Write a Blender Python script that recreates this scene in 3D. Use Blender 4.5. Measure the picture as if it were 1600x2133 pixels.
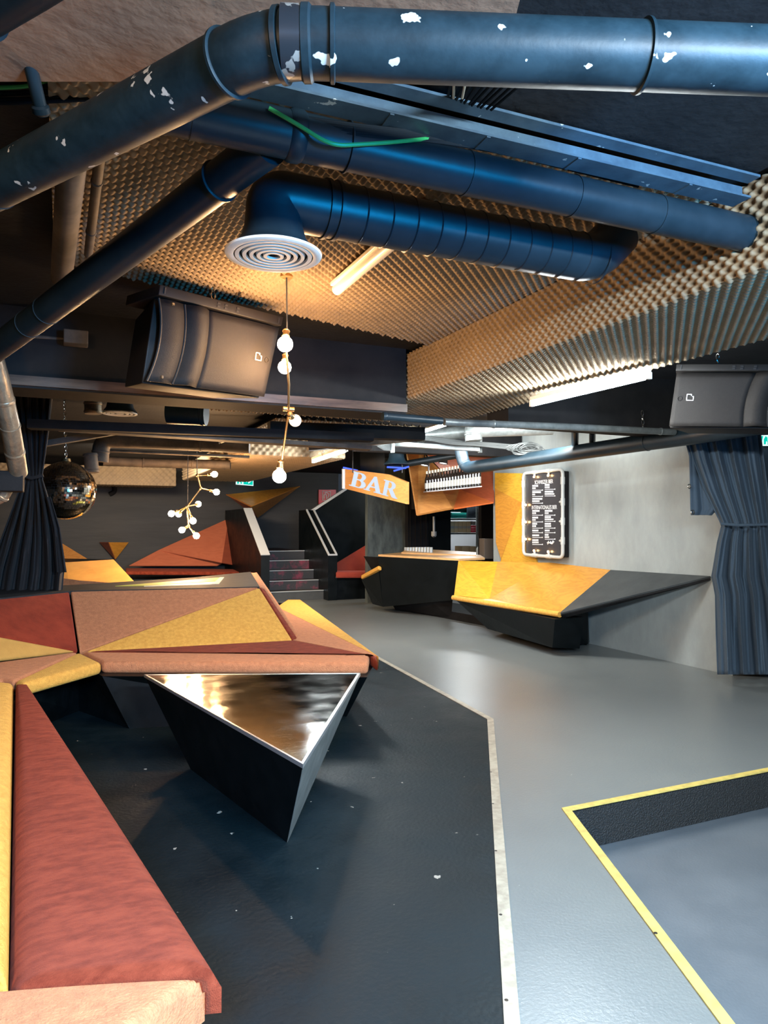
import bpy, bmesh, math, random
import numpy as np
from mathutils import Vector, Matrix
random.seed(7)
for o in list(bpy.data.objects): bpy.data.objects.remove(o)
SC = bpy.context.scene
COL = SC.collection

# ---------------------------------------------------------------- camera
F = 1500.0
PITCH = math.atan(28.5 / F)
CZ = 1.4
cd = bpy.data.cameras.new('camera'); cam = bpy.data.objects.new('camera', cd); COL.objects.link(cam)
cam.location = (0, 0, CZ); cam.rotation_euler = (math.pi / 2 + PITCH, 0, 0)
cd.sensor_fit = 'VERTICAL'; cd.sensor_height = 24.0; cd.lens = 24.0 * F / 2133.0
cd.clip_start = 0.02; cd.clip_end = 60
SC.camera = cam
# ---------------------------------------------------------------- world, view
w = bpy.data.worlds.new('world'); SC.world = w; w.use_nodes = True
bg = w.node_tree.nodes['Background']; bg.inputs[0].default_value = (0.35, 0.45, 0.6, 1); bg.inputs[1].default_value = 0.02
SC.view_settings.view_transform = 'Standard'; SC.view_settings.look = 'None'
SC.view_settings.exposure = 2.0; SC.view_settings.gamma = 1.0
try: SC.view_settings.use_curve_mapping = False
except Exception: pass
SC.cycles.max_bounces = 8; SC.cycles.use_denoising = True
SC.cycles.sample_clamp_indirect = 6.0

BULB = 135.0      # radiance of the warm bulbs
TUBE = 130.0       # radiance of the lit fluorescent tubes
WARM = (1.0, 0.58, 0.27); COOL = (0.86, 0.96, 1.0)

# uv grid of the room: u runs right along the cross beams, v runs away along the bar wall
CU = Vector((0.914, 0.406, 0)); CV = Vector((-0.406, 0.914, 0)); UP = Vector((0, 0, 1))
def G(u, v, z=0.0): return CU * u + CV * v + UP * z

def area(name, loc, target, size, sy, power, col):
    l = bpy.data.lights.new(name, 'AREA'); l.energy = power; l.color = col; l.shape = 'RECTANGLE'; l.size = size; l.size_y = sy
    o = bpy.data.objects.new(name, l); COL.objects.link(o); o.location = loc
    o.rotation_euler = (Vector(target) - Vector(loc)).to_track_quat('-Z', 'Y').to_euler()
    return o
# added fill lights, plus the cool overhead lamp out of frame
sw = area('blue_fill_light', (2.3, -0.5, 1.75), (0.75, 1.75, 2.55), 0.6, 0.5, 27, (0.004, 0.30, 0.75)); sw.data.spread = math.radians(95)  # blue fill out of frame, added to tint the pipes
area('ceiling_work_light', (1.5, 0.1, 2.26), (1.1, 1.7, 0), 1.2, 0.15, 95, (0.74, 0.89, 1.0))
fw = area('floor_fill_light', (-0.1, -1.0, 2.1), (-0.3, 2.0, 0), 0.4, 0.4, 16, (0.01, 0.36, 0.80)); fw.data.spread = math.radians(80)  # second blue fill, added to tint the dark floor
lw = area('lounge_fill_light', (-1.3, -1.6, 2.1), (-1.2, 2.8, 0.2), 0.5, 0.5, 9.5, (1.0, 0.62, 0.34)); lw.data.spread = math.radians(95)  # warm fill behind the camera, added to brighten the seats
area('back_room_fill', tuple(G(1.0, 11.2, 2.3)), tuple(G(2.6, 14.5, .4)), 1.2, .2, 45, (1.0, .80, .58))  # unseen fill added to brighten the steps and far wall
area('bar_front_fill', tuple(G(4.5, 7.3, 2.3)), tuple(G(5.0, 11.2, 1.0)), 1.2, .2, 13, (.92, .97, 1.0))  # fill added to lift the bar and sign wall, no lamp body
area('bar_bench_fill', tuple(G(4.2, 6.0, 2.3)), tuple(G(5.4, 8.2, .8)), 1.0, .2, 18, (.96, .97, .95))  # area fill aimed at the yellow bench, without a lamp body

# ---------------------------------------------------------------- pixel -> world
cP, sP = math.cos(PITCH), math.sin(PITCH)
def ray(px, py):
    x = (px - 800) / F; z = (1066.5 - py) / F
    return Vector((x, cP - sP * z, sP + cP * z))
CAM = Vector((0, 0, CZ))
def P(px, py, Y): d = ray(px, py); return CAM + d * (Y / d.y)
def Z(px, py, z): d = ray(px, py); return CAM + d * ((z - CZ) / d.z)
def VP(px, py, v): d = ray(px, py); return CAM + d * (v / d.dot(CV))
def UPl(px, py, u): d = ray(px, py); return CAM + d * (u / d.dot(CU))
def PL(px, py, a, b, c):
    n = (b - a).cross(c - a); d = ray(px, py); return CAM + d * (n.dot(a - CAM) / n.dot(d))

# ---------------------------------------------------------------- materials
def mat(name, col, rough=0.6, metal=0.0, col2=None, nscale=4.0, lo=0.35, hi=0.65, bump=0.0, bscale=60.0,
        sheen=0.0, coat=0.0, spots=None, spot_scale=9.0, spot_t=0.70, rvar=0.0, stretch=None, emit=None, estr=0.0, spec=0.5):
    m = bpy.data.materials.new(name); m.use_nodes = True
    nt = m.node_tree; N = nt.nodes; L = nt.links; b = N['Principled BSDF']
    b.inputs['Base Color'].default_value = (*col, 1); b.inputs['Roughness'].default_value = rough
    b.inputs['Metallic'].default_value = metal; b.inputs['Specular IOR Level'].default_value = spec
    if sheen: b.inputs['Sheen Weight'].default_value = sheen; b.inputs['Sheen Roughness'].default_value = 0.4; b.inputs['Sheen Tint'].default_value = (*[min(1, c * 1.6 + .1) for c in col], 1)
    if coat: b.inputs['Coat Weight'].default_value = coat; b.inputs['Coat Roughness'].default_value = 0.15
    tc = N.new('ShaderNodeTexCoord'); src = tc.outputs['Object']
    if stretch:
        mp = N.new('ShaderNodeMapping'); mp.inputs['Scale'].default_value = stretch; L.new(src, mp.inputs[0]); src = mp.outputs[0]
    out = None
    if col2 is not None or rvar:
        n = N.new('ShaderNodeTexNoise'); n.inputs['Scale'].default_value = nscale; n.inputs['Detail'].default_value = 7; n.inputs['Roughness'].default_value = 0.65
        L.new(src, n.inputs['Vector'])
        r = N.new('ShaderNodeMapRange'); r.inputs['From Min'].default_value = lo; r.inputs['From Max'].default_value = hi; L.new(n.outputs[0], r.inputs[0])
        if col2 is not None:
            mx = N.new('ShaderNodeMix'); mx.data_type = 'RGBA'; L.new(r.outputs[0], mx.inputs[0])
            mx.inputs[6].default_value = (*col, 1); mx.inputs[7].default_value = (*col2, 1); out = mx.outputs[2]
            L.new(out, b.inputs['Base Color'])
        if rvar:
            rr = N.new('ShaderNodeMapRange'); rr.inputs['To Min'].default_value = max(0.03, rough - rvar); rr.inputs['To Max'].default_value = min(1, rough + rvar)
            L.new(r.outputs[0], rr.inputs[0]); L.new(rr.outputs[0], b.inputs['Roughness'])
    if spots is not None:
        n = N.new('ShaderNodeTexNoise'); n.inputs['Scale'].default_value = spot_scale; n.inputs['Detail'].default_value = 3; L.new(src, n.inputs['Vector'])
        r = N.new('ShaderNodeMapRange'); r.inputs['From Min'].default_value = spot_t; r.inputs['From Max'].default_value = spot_t + 0.012; L.new(n.outputs[0], r.inputs[0])
        mx = N.new('ShaderNodeMix'); mx.data_type = 'RGBA'; L.new(r.outputs[0], mx.inputs[0])
        if out: L.new(out, mx.inputs[6])
        else: mx.inputs[6].default_value = (*col, 1)
        mx.inputs[7].default_value = (*spots, 1); L.new(mx.outputs[2], b.inputs['Base Color'])
    if bump:
        n = N.new('ShaderNodeTexNoise'); n.inputs['Scale'].default_value = bscale; n.inputs['Detail'].default_value = 4; L.new(src, n.inputs['Vector'])
        bp = N.new('ShaderNodeBump'); bp.inputs['Strength'].default_value = bump; bp.inputs['Distance'].default_value = 0.01; L.new(n.outputs[0], bp.inputs['Height']); L.new(bp.outputs[0], b.inputs['Normal'])
    if emit: b.inputs['Emission Color'].default_value = (*emit, 1); b.inputs['Emission Strength'].default_value = estr
    return m
def wood(name, c1, c2, ang=0.0, scale=1.0, rough=0.38):
    m = bpy.data.materials.new(name); m.use_nodes = True
    nt = m.node_tree; N = nt.nodes; L = nt.links; b = N['Principled BSDF']; b.inputs['Roughness'].default_value = rough
    tc = N.new('ShaderNodeTexCoord'); mp = N.new('ShaderNodeMapping'); mp.inputs['Rotation'].default_value = (ang, ang * .7, ang); mp.inputs['Scale'].default_value = (2.2 * scale, 2.2 * scale, 9 * scale)
    L.new(tc.outputs['Object'], mp.inputs[0])
    n = N.new('ShaderNodeTexNoise'); n.inputs['Scale'].default_value = 0.9; n.inputs['Detail'].default_value = 3; n.inputs['Distortion'].default_value = 0.6; L.new(mp.outputs[0], n.inputs['Vector'])
    ml = N.new('ShaderNodeMath'); ml.operation = 'MULTIPLY'; ml.inputs[1].default_value = 16; L.new(n.outputs[0], ml.inputs[0])
    fr = N.new('ShaderNodeMath'); fr.operation = 'PINGPONG'; fr.inputs[1].default_value = 1.0; L.new(ml.outputs[0], fr.inputs[0])
    n2 = N.new('ShaderNodeTexNoise'); n2.inputs['Scale'].default_value = 14; L.new(mp.outputs[0], n2.inputs['Vector'])
    ad = N.new('ShaderNodeMath'); ad.operation = 'MULTIPLY'; L.new(fr.outputs[0], ad.inputs[0]); L.new(n2.outputs[0], ad.inputs[1])
    mx = N.new('ShaderNodeMix'); mx.data_type = 'RGBA'; L.new(ad.outputs[0], mx.inputs[0]); mx.inputs[6].default_value = (*c1, 1); mx.inputs[7].default_value = (*c2, 1)
    L.new(mx.outputs[2], b.inputs['Base Color'])
    return m
def emis(name, col, s):
    m = bpy.data.materials.new(name); m.use_nodes = True; N = m.node_tree.nodes; N.remove(N['Principled BSDF'])
    e = N.new('ShaderNodeEmission'); e.inputs[0].default_value = (*col, 1); e.inputs[1].default_value = s
    m.node_tree.links.new(e.outputs[0], N['Material Output'].inputs[0]); return m
M = dict(
 floor=mat('floor_grey', (0.15, 0.162, 0.16), 0.31, col2=(0.19, 0.20, 0.19), nscale=1.6, lo=.2, hi=.8, bump=0.12, bscale=90, rvar=0.05, spots=(0.55, 0.55, 0.50), spot_scale=22, spot_t=0.78),
 dfloor=mat('floor_dark', (0.003, 0.009, 0.012), 0.52, spec=.18, col2=(0.007, 0.015, 0.019), nscale=2.2, bump=0.25, bscale=50, rvar=0.08, spots=(0.36, 0.33, 0.28), spot_scale=15, spot_t=0.725),
 pit=mat('floor_pit', (0.11, 0.125, 0.14), 0.45, col2=(0.135, 0.15, 0.165), nscale=3, bump=0.1, bscale=80, rvar=0.06),
 trim=mat('trim_metal', (0.50, 0.46, 0.36), 0.45, 0.3, col2=(0.36, 0.31, 0.24), nscale=14, lo=.4, hi=.6),
 ytrim=mat('trim_yellow', (0.66, 0.50, 0.13), 0.45, 0.0, col2=(0.48, 0.36, 0.10), nscale=18, lo=.45, hi=.62),
 ledge=mat('ledge_matt', (0.020, 0.021, 0.023), 0.75, spec=.15, col2=(0.032, 0.032, 0.033), nscale=6),
 lit_black=mat('shelf_lit_black', (0.055, 0.06, 0.06), 0.5, col2=(0.035, 0.039, 0.04), nscale=5),  # black shelf wedge, its lit grey put into the colour
 screw=mat('screw_dark', (0.05, 0.04, 0.035), 0.4, 0.8),
 black=mat('black_paint', (0.008, 0.008, 0.0085), 0.7, spec=.12, col2=(0.015, 0.014, 0.014), nscale=3, bump=0.12, bscale=40),
 satin=mat('black_panel', (0.002, 0.0035, 0.004), 0.42, spec=.18, col2=(0.0045, 0.0065, 0.0075), nscale=5, rvar=0.06),
 gwall=mat('grey_wall', (0.30, 0.325, 0.31), 0.6, col2=(0.215, 0.235, 0.23), nscale=2.5, bump=0.15, bscale=25, stretch=(1, 1, .5)),
 gwall2=mat('grey_column', (0.14, 0.165, 0.155), 0.5, col2=(0.05, 0.062, 0.06), nscale=3.5, stretch=(2, 2, .6)),
 bwall=mat('back_wall', (0.040, 0.038, 0.037), 0.7, col2=(0.026, 0.026, 0.026), nscale=2, bump=0.3, bscale=16, stretch=(.3, .3, 2.5)),
 dceil=mat('dark_ceiling', (0.010, 0.010, 0.011), 0.7, spec=.2, col2=(0.016, 0.016, 0.017), nscale=6, bump=0.3, bscale=30),
 conc=mat('concrete', (0.40, 0.21, 0.12), 0.85, col2=(0.24, 0.125, 0.075), nscale=4, lo=.3, hi=.7, bump=0.35, bscale=22),
 foam=mat('foam', (0.27, 0.20, 0.125), 0.95, col2=(0.22, 0.165, 0.11), nscale=5, spec=0.1),
 pipe=mat('pipe_black', (0.006, 0.014, 0.020), 0.40, spec=.3, col2=(0.011, 0.021, 0.029), nscale=7, bump=0.06, bscale=25),
 pipew=mat('pipe_worn', (0.004, 0.013, 0.019), 0.46, spec=.25, col2=(0.013, 0.030, 0.041), nscale=8, bump=0.08, bscale=30, spots=(0.50, 0.52, 0.50), spot_scale=19, spot_t=0.675),
 clamp=mat('clamp_worn', (0.020, 0.026, 0.034), 0.35, 0.3, spots=(0.30, 0.30, 0.28), spot_scale=22, spot_t=0.60),
 grille=mat('grille_metal', (0.86, 0.81, 0.74), 0.45, 0.0, col2=(0.74, 0.69, 0.62), nscale=20),
 rail=mat('rail_paint', (0.07, 0.12, 0.16), 0.38, 0.3, col2=(0.04, 0.07, 0.10), nscale=9, spots=(.4, .45, .45), spot_scale=24, spot_t=0.71),
 galv=mat('galvanised', (0.22, 0.24, 0.235), 0.42, 0.5, col2=(0.13, 0.145, 0.145), nscale=12),
 dust=mat('dusty_steel', (0.11, 0.082, 0.058), 0.7, 0.2, col2=(0.045, 0.034, 0.025), nscale=6),
 silver=mat('insulated_silver', (0.38, 0.31, 0.22), 0.35, 0.6, col2=(0.22, 0.18, 0.13), nscale=15, bump=.3, bscale=40),
 spk=mat('speaker_body', (0.012, 0.010, 0.009), 0.55, spec=.25, bump=0.1, bscale=300),
 spkg=mat('speaker_grille', (0.012, 0.010, 0.009), 0.6, spec=.15, col2=(0.015, 0.0125, 0.011), nscale=60, bump=0.25, bscale=500),
 white=mat('white_mark', (0.7, 0.7, 0.68), 0.5),
 cloth=mat('curtain_black', (0.011, 0.011, 0.013), 0.85, sheen=0.25, bump=0.15, bscale=200),
 clothb=mat('curtain_blue', (0.038, 0.060, 0.085), 0.85, sheen=0.4, bump=0.15, bscale=200),
 red=mat('velvet_red', (0.30, 0.042, 0.018), 0.9, col2=(0.20, 0.026, 0.012), nscale=6, sheen=0.15, bump=0.5, bscale=180, spec=.15),
 rust=mat('velvet_rust', (0.29, 0.050, 0.022), 0.9, col2=(0.16, 0.023, 0.010), nscale=7, stretch=(2, 5, 2), sheen=0.2, bump=0.5, bscale=160, spec=.15),
 peach=mat('velvet_peach', (0.58, 0.235, 0.105), 0.9, col2=(0.40, 0.15, 0.07), nscale=34, lo=.3, hi=.7, sheen=0.25, bump=0.6, bscale=140, spec=.15),
 gold=mat('velvet_gold', (0.80, 0.42, 0.085), 0.9, col2=(0.60, 0.28, 0.05), nscale=34, lo=.3, hi=.7, sheen=0.2, bump=0.6, bscale=140, spec=.15),
 orange=mat('velvet_orange', (0.62, 0.33, 0.08), 0.9, col2=(0.52, 0.27, 0.065), nscale=5, sheen=0.3, bump=0.3, bscale=180, spec=.15),
 wy=wood('ply_yellow', (0.70, 0.36, 0.03), (0.46, 0.20, 0.015), 0.5), wy2=wood('ply_yellow_light', (0.74, 0.39, 0.045), (0.48, 0.22, 0.025), 1.6),
 wo=wood('ply_amber', (0.62, 0.28, 0.04), (0.40, 0.15, 0.02), 2.2), wt=wood('ply_tan', (0.52, 0.23, 0.06), (0.34, 0.13, 0.035), 0.9),
 wr=wood('ply_redbrown', (0.36, 0.085, 0.035), (0.25, 0.055, 0.025), 2.7), wor=wood('ply_orange', (0.58, 0.14, 0.035), (0.42, 0.09, 0.025), 0.2),
 wred=wood('ply_salmon', (0.52, 0.15, 0.075), (0.42, 0.11, 0.055), 0.3, .5), wred2=wood('ply_dark_red', (0.30, 0.07, 0.035), (0.23, 0.05, 0.028), 1.1, .5),
 beige=wood('ply_counter', (0.62, 0.36, 0.15), (0.48, 0.25, 0.09), 0.1),
 mirror=mat('steel_sheet', (0.50, 0.49, 0.46), 0.10, 1.0, rvar=0.05, nscale=6, col2=(0.40, 0.39, 0.37), bump=0.04, bscale=14),
 steel=mat('brushed_edge', (0.75, 0.75, 0.74), 0.28, 0.8), side=mat('steel_side', (0.40, 0.42, 0.40), 0.42, 0.7, col2=(.25, .27, .26), nscale=9),
 brass=mat('brass', (0.40, 0.26, 0.12), 0.35, 0.9), cord=mat('cord_black', (0.015, 0.014, 0.014), 0.6),
 cable=mat('cable_blueblack', (0.007, 0.011, 0.015), 0.75, spec=.1), green=mat('cable_green', (0.03, 0.36, 0.10), 0.45), gcable=mat('cable_grey', (0.05, 0.056, 0.056), 0.55),
 tubeoff=mat('tube_white', (0.86, 0.80, 0.68), 0.35), 
 bulb=emis('bulb_glow', WARM, BULB), tube=emis('tube_glow', COOL, TUBE), tubes=emis('tube_glow_small', COOL, 26.0),
 mled=emis('menu_bulb', (1.0, .55, .2), 14.0), bar=emis('letter_glow', (0.72, 0.84, 1.0), 0.25), exitg=emis('exit_green', (0.0, 0.55, 0.42), 0.30), exitw=emis('exit_white', (0.70, 0.95, 0.9), 0.30),
 spotl=emis('spot_face', (1.0, 0.9, 0.8), 6.0), bled=emis('led_blue', (0.06, 0.12, 1.0), 0.5),
 mball=mat('mirror_tile', (0.80, 0.72, 0.60), 0.07, 1.0),
 glass=mat('glassware', (0.30, 0.32, 0.31), 0.12, 0.0), bottle=mat('bottle_dark', (0.012, 0.008, 0.006), 0.1), lab=mat('bottle_label', (0.32, 0.30, 0.26), 0.5),
 cap=mat('bottle_cap', (0.55, 0.45, 0.30), 0.4), rackw=mat('rack_white', (0.34, 0.30, 0.28), 0.4), card=mat('cardboard', (0.50, 0.38, 0.22), 0.8), crate=mat('crate_teal', (0.02, 0.42, 0.36), 0.5),
 redbox=mat('box_red', (0.60, 0.05, 0.08), 0.5), room=mat('store_wall', (0.50, 0.52, 0.55), 0.7), pvc=mat('white_pipe', (0.40, 0.41, 0.385), 0.35),
 chalk=mat('board_face', (0.040, 0.038, 0.040), 0.22), signred=mat('sign_red', (0.62, 0.02, 0.03), 0.4, emit=(0.6, .02, .03), estr=.0),
 taupe=mat('box_taupe', (0.15, 0.12, 0.095), 0.55), strip=mat('worn_lacquer', (0.035, 0.018, 0.012), 0.3, col2=(0.10, 0.06, 0.04), nscale=3, stretch=(1, 1, 8)),
 capw=mat('parapet_cap', (0.62, 0.64, 0.64), 0.35), ygreen=mat('slot_green', (0.42, 0.46, 0.07), 0.5), rim=mat('slot_rim', (0.55, 0.50, 0.38), 0.5),
 step=mat('step_dark', (0.05, 0.05, 0.046), 0.5, col2=(0.065, 0.065, 0.06), nscale=8), pink=mat('step_pink', (0.035, 0.034, 0.034), 0.5, col2=(0.30, 0.035, 0.07), nscale=4, lo=.5, hi=.68),
 nose=mat('nosing_steel', (0.55, 0.56, 0.52), 0.35, 0.5), wine=mat('velvet_wine', (0.30, 0.045, 0.03), 0.9, col2=(.36, .06, .035), nscale=3, sheen=.4, spec=.15),
 mesh=mat('riser_mesh', (0.018, 0.018, 0.018), 0.45, bump=1.0, bscale=140),
 chrome=mat('chain_steel', (0.5, 0.48, 0.44), 0.25, 1.0), spall=mat('wall_blue', (0.045, 0.06, 0.08), 0.5, bump=.3, bscale=30, col2=(.03, .04, .055), nscale=4),
)

# ---------------------------------------------------------------- mesh builder
class MB:
    def __init__(s): s.v = []; s.f = []
    def add(s, vs, fs):
        n = len(s.v); s.v += [Vector(v) for v in vs]; s.f += [tuple(i + n for i in f) for f in fs]; return s
    def poly(s, pts): return s.add(pts, [tuple(range(len(pts)))])
    def prism(s, pts, vec):
        n = len(pts); vec = Vector(vec); pts = [Vector(p) for p in pts]
        return s.loft(pts, [p + vec for p in pts])
    def loft(s, a, b):
        n = len(a); return s.add(list(a) + list(b), [tuple(range(n))[::-1], tuple(range(n, 2 * n))] + [(i, (i + 1) % n, n + (i + 1) % n, n + i) for i in range(n)])
    def box(s, c, ax, ay, az, sx, sy, sz):   # centre, axes, full sizes
        c = Vector(c); ax, ay, az = Vector(ax) * sx / 2, Vector(ay) * sy / 2, Vector(az) * sz / 2
        return s.loft([c - ax - ay - az, c + ax - ay - az, c + ax + ay - az, c - ax + ay - az], [c - ax - ay + az, c + ax - ay + az, c + ax + ay + az, c - ax + ay + az])
    def beam(s, a, b, wd, ht, up=UP):        # box from a to b
        a, b = Vector(a), Vector(b); d = (b - a).normalized(); sd = d.cross(up).normalized(); u2 = sd.cross(d)
        return s.box((a + b) / 2, d, sd, u2, (b - a).length, wd, ht)
    def tube(s, path, r, n=20, caps=True, closed=False):
        path = [Vector(p) for p in path]; m = len(path); rs = r if isinstance(r, (list, tuple)) else [r] * m
        ts = []
        for i in range(m):
            if closed: t = path[(i + 1) % m] - path[i - 1]
            else: t = path[min(i + 1, m - 1)] - path[max(i - 1, 0)]
            ts.append(t.normalized())
        nrm = ts[0].orthogonal().normalized(); vs = []
        for i in range(m):
            nrm = (nrm - ts[i] * nrm.dot(ts[i])); nrm = nrm.normalized() if nrm.length > 1e-6 else ts[i].orthogonal().normalized(); bn = ts[i].cross(nrm)
            for k in range(n):
                a = 2 * math.pi * k / n; vs.append(path[i] + (nrm * math.cos(a) + bn * math.sin(a)) * rs[i])
        fs = []
        for i in range(m if closed else m - 1):
            j = (i + 1) % m
            for k in range(n): fs.append((i * n + k, i * n + (k + 1) % n, j * n + (k + 1) % n, j * n + k))
        if caps and not closed: fs += [tuple(range(n))[::-1], tuple(range((m - 1) * n, m * n))]
        return s.add(vs, fs)
    def lathe(s, prof, o, ax=UP, n=24):      # prof: (r, h)
        ax = Vector(ax).normalized(); e1 = ax.orthogonal().normalized(); e2 = ax.cross(e1); vs = []; o = Vector(o)
        for r, h in prof:
            for k in range(n):
                a = 2 * math.pi * k / n; vs.append(o + ax * h + (e1 * math.cos(a) + e2 * math.sin(a)) * max(r, 1e-5))
        fs = [(i * n + k, i * n + (k + 1) % n, (i + 1) * n + (k + 1) % n, (i + 1) * n + k) for i in range(len(prof) - 1) for k in range(n)]
        return s.add(vs, fs)
    def ball(s, c, r, n=16, m=8): return s.lathe([(r * math.sin(math.pi * i / m), -r * math.cos(math.pi * i / m)) for i in range(m + 1)], c, UP, n)
def fillet(pts, r, n=7):
    pts = [Vector(p) for p in pts]; out = [pts[0]]
    for i in range(1, len(pts) - 1):
        a = (pts[i - 1] - pts[i]); b = (pts[i + 1] - pts[i]); ra = min(r, a.length * .48, b.length * .48)
        p0 = pts[i] + a.normalized() * ra; p2 = pts[i] + b.normalized() * ra
        for k in range(n + 1):
            t = k / n; out.append(p0 * (1 - t) ** 2 + pts[i] * 2 * t * (1 - t) + p2 * t * t)
    return out + [pts[-1]]
def sag(a, b, d, n=14): a, b = Vector(a), Vector(b); return [a.lerp(b, i / n) - UP * d * 4 * (i / n) * (1 - i / n) for i in range(n + 1)]
def root_origin(o):
    while o.parent: o = o.parent
    return o.location
def obj(name, mb, m, parent=None, smooth=40, bevel=0.0, bseg=3, origin=None):
    pts = mb.v
    if parent is not None: org = Vector(root_origin(parent))
    elif origin is not None: org = Vector(origin)
    else:
        xs = [p.x for p in pts]; ys = [p.y for p in pts]; zs = [p.z for p in pts]
        org = Vector(((min(xs) + max(xs)) / 2, (min(ys) + max(ys)) / 2, min(zs)))
    me = bpy.data.meshes.new(name); me.from_pydata([tuple(p - org) for p in pts], [], mb.f); me.validate()
    bm = bmesh.new(); bm.from_mesh(me)
    if len(bm.faces) < 60000: bmesh.ops.recalc_face_normals(bm, faces=bm.faces)
    if bevel: bmesh.ops.bevel(bm, geom=bm.edges[:], offset=bevel, segments=bseg, profile=0.5, affect='EDGES', clamp_overlap=True)
    bm.to_mesh(me); bm.free()
    if smooth:
        me.polygons.foreach_set('use_smooth', [True] * len(me.polygons)); me.set_sharp_from_angle(angle=math.radians(smooth))
    me.materials.append(M[m] if isinstance(m, str) else m)
    o = bpy.data.objects.new(name, me); COL.objects.link(o)
    if parent is not None:
        o.parent = parent
    else: o.location = org
    return o
def tag(o, label=None, cat=None, group=None, kind=None):
    if label: o['label'] = label
    if cat: o['category'] = cat
    if group: o['group'] = group
    if kind: o['kind'] = kind
    return o
def thing(name, label, cat, loc, group=None):
    o = bpy.data.objects.new(name, None); COL.objects.link(o); o.location = Vector(loc); o.empty_display_size = .1
    return tag(o, label, cat, group)
def struct(name, mb, m, label=None, **k): return tag(obj(name, mb, m, **k), label, None, None, 'structure')
def newell(pts):
    n = Vector((0, 0, 0))
    for i in range(len(pts)): n += pts[i].cross(pts[(i + 1) % len(pts)])
    return n.normalized()
def slab(pts, t):                            # polygon facing the camera side, thickness away from it
    n = newell(pts); c = sum(pts, Vector()) / len(pts)
    if n.dot(CAM - c) < 0: n = -n
    return MB().prism(pts, -n * t)
def cushion(name, pts, m, parent, t=.07, bev=.022, down=False):
    # padded panel: edges pulled in a touch, rounded, gently crowned
    c = sum(pts, Vector()) / len(pts); pts = [p + (c - p).normalized() * .004 for p in pts]
    mb = MB().prism(pts, -UP * t) if down else slab(pts, t)
    return obj(name, mb, m, parent, bevel=bev, bseg=5, smooth=60)
def curve_mesh(splines=None, text=None, size=1.0, extrude=0.0):
    if text is not None:
        cu = bpy.data.curves.new('t', 'FONT'); cu.body = text; cu.size = size; cu.align_x = 'LEFT'
    else:
        cu = bpy.data.curves.new('t', 'CURVE'); cu.dimensions = '2D'; cu.fill_mode = 'BOTH'
        for s in splines:
            sp = cu.splines.new('POLY'); sp.points.add(len(s) - 1)
            for q, (x, y) in zip(sp.points, s): q.co = (x, y, 0, 1)
            sp.use_cyclic_u = True
    cu.extrude = extrude
    o = bpy.data.objects.new('t', cu); COL.objects.link(o)
    dg = bpy.context.evaluated_depsgraph_get(); me = bpy.data.meshes.new_from_object(o.evaluated_get(dg))
    vs = [v.co.copy() for v in me.vertices]; fs = [tuple(p.vertices) for p in me.polygons]
    bpy.data.objects.remove(o); bpy.data.meshes.remove(me)
    return vs, fs
def place(mb, vf, O, X, Y):
    Nn = X.cross(Y).normalized(); vs, fs = vf
    return mb.add([O + X * v.x + Y * v.y + Nn * v.z for v in vs], fs)

# ---------------------------------------------------------------- floor, pit, walls
K = Z(1170, 1685, 0); Kf = Vector((1.20, -4, 0)); Ke = K + CU * 5.2; Kg = G(7.45, -5.6)
FP = [K, Kf, Vector((Kf.x, -5.5, 0)), G(-4.6, -4.2), G(-4.6, 16.4), G(9, 16.4), G(9, -5.5), G(7.45, -5.5), Ke]
struct('floor', MB().prism(FP, -UP * .25), 'floor', 'worn grey painted concrete floor running from the steps to the bar', smooth=0)
pd = -0.22
struct('floor', MB().prism([K - UP * -pd * 1.0 + Vector((0, 0, 0)), Kf + UP * pd, Vector((Kf.x, -5.5, pd)), G(7.45, -5.5, pd), Ke + UP * pd], -UP * .05), 'pit', 'sunken lower grey floor inside the yellow edging', smooth=0)
A = Z(780, 1370, 0); B = Z(1015, 1500, 0); C = Z(1050, 2133, 0); A2 = A + (A - B) * 1.2; C2 = C + (C - B) * 1.9
struct('floor', MB().prism([A2, B, C2, G(-4.4, -3.8), G(-4.4, A2.dot(CV))], UP * .004), 'dfloor', 'dark blue-black floor zone under the lounge with pale chips', smooth=0, origin=(0, 0, 0))
def stripe(pts, wd, side):                 # mitred strip along a polyline
    out = []
    for i, p in enumerate(pts):
        d0 = (pts[i] - pts[i - 1]).normalized() if i else (pts[1] - pts[0]).normalized()
        d1 = (pts[i + 1] - pts[i]).normalized() if i < len(pts) - 1 else d0
        n0 = Vector((-d0.y, d0.x, 0)); n1 = Vector((-d1.y, d1.x, 0)); b = (n0 + n1).normalized(); out.append(p + b * (wd / max(.3, b.dot(n0))) * side)
    return out
def strip_obj(name, pts, wd, side, m, label, z=.004, h=.005):
    q = stripe(pts, wd, side); mb = MB()
    for i in range(len(pts) - 1):
        a = [pts[i], pts[i + 1], q[i + 1], q[i]]; mb.prism([p + UP * z for p in a], UP * h)
    return struct(name, mb, m, label, smooth=0)
t1 = strip_obj('trim_1', [A2, A, B, C, C2], .045, 1, 'trim', 'pale metal edge strip dividing the dark lounge floor from the grey aisle')
for px, py in ((1021, 1608), (1025, 1674), (1031, 1772), (1041, 1905), (1053, 2083)):
    p = Z(px + 2, py, .009); obj('screw', MB().lathe([(0, .0005), (.006, .0005), (.007, -.002)], p, UP, 10), 'screw', t1)
t2 = strip_obj('trim_2', [Ke, K, Kf], .04, 1, 'ytrim', 'worn yellow edge strip around the sunken floor', z=.0, h=.006)
obj('screw', MB().lathe([(0, .0005), (.006, .0005), (.007, -.002)], Z(1366, 1943, .007), UP, 10), 'screw', t2)
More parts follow.
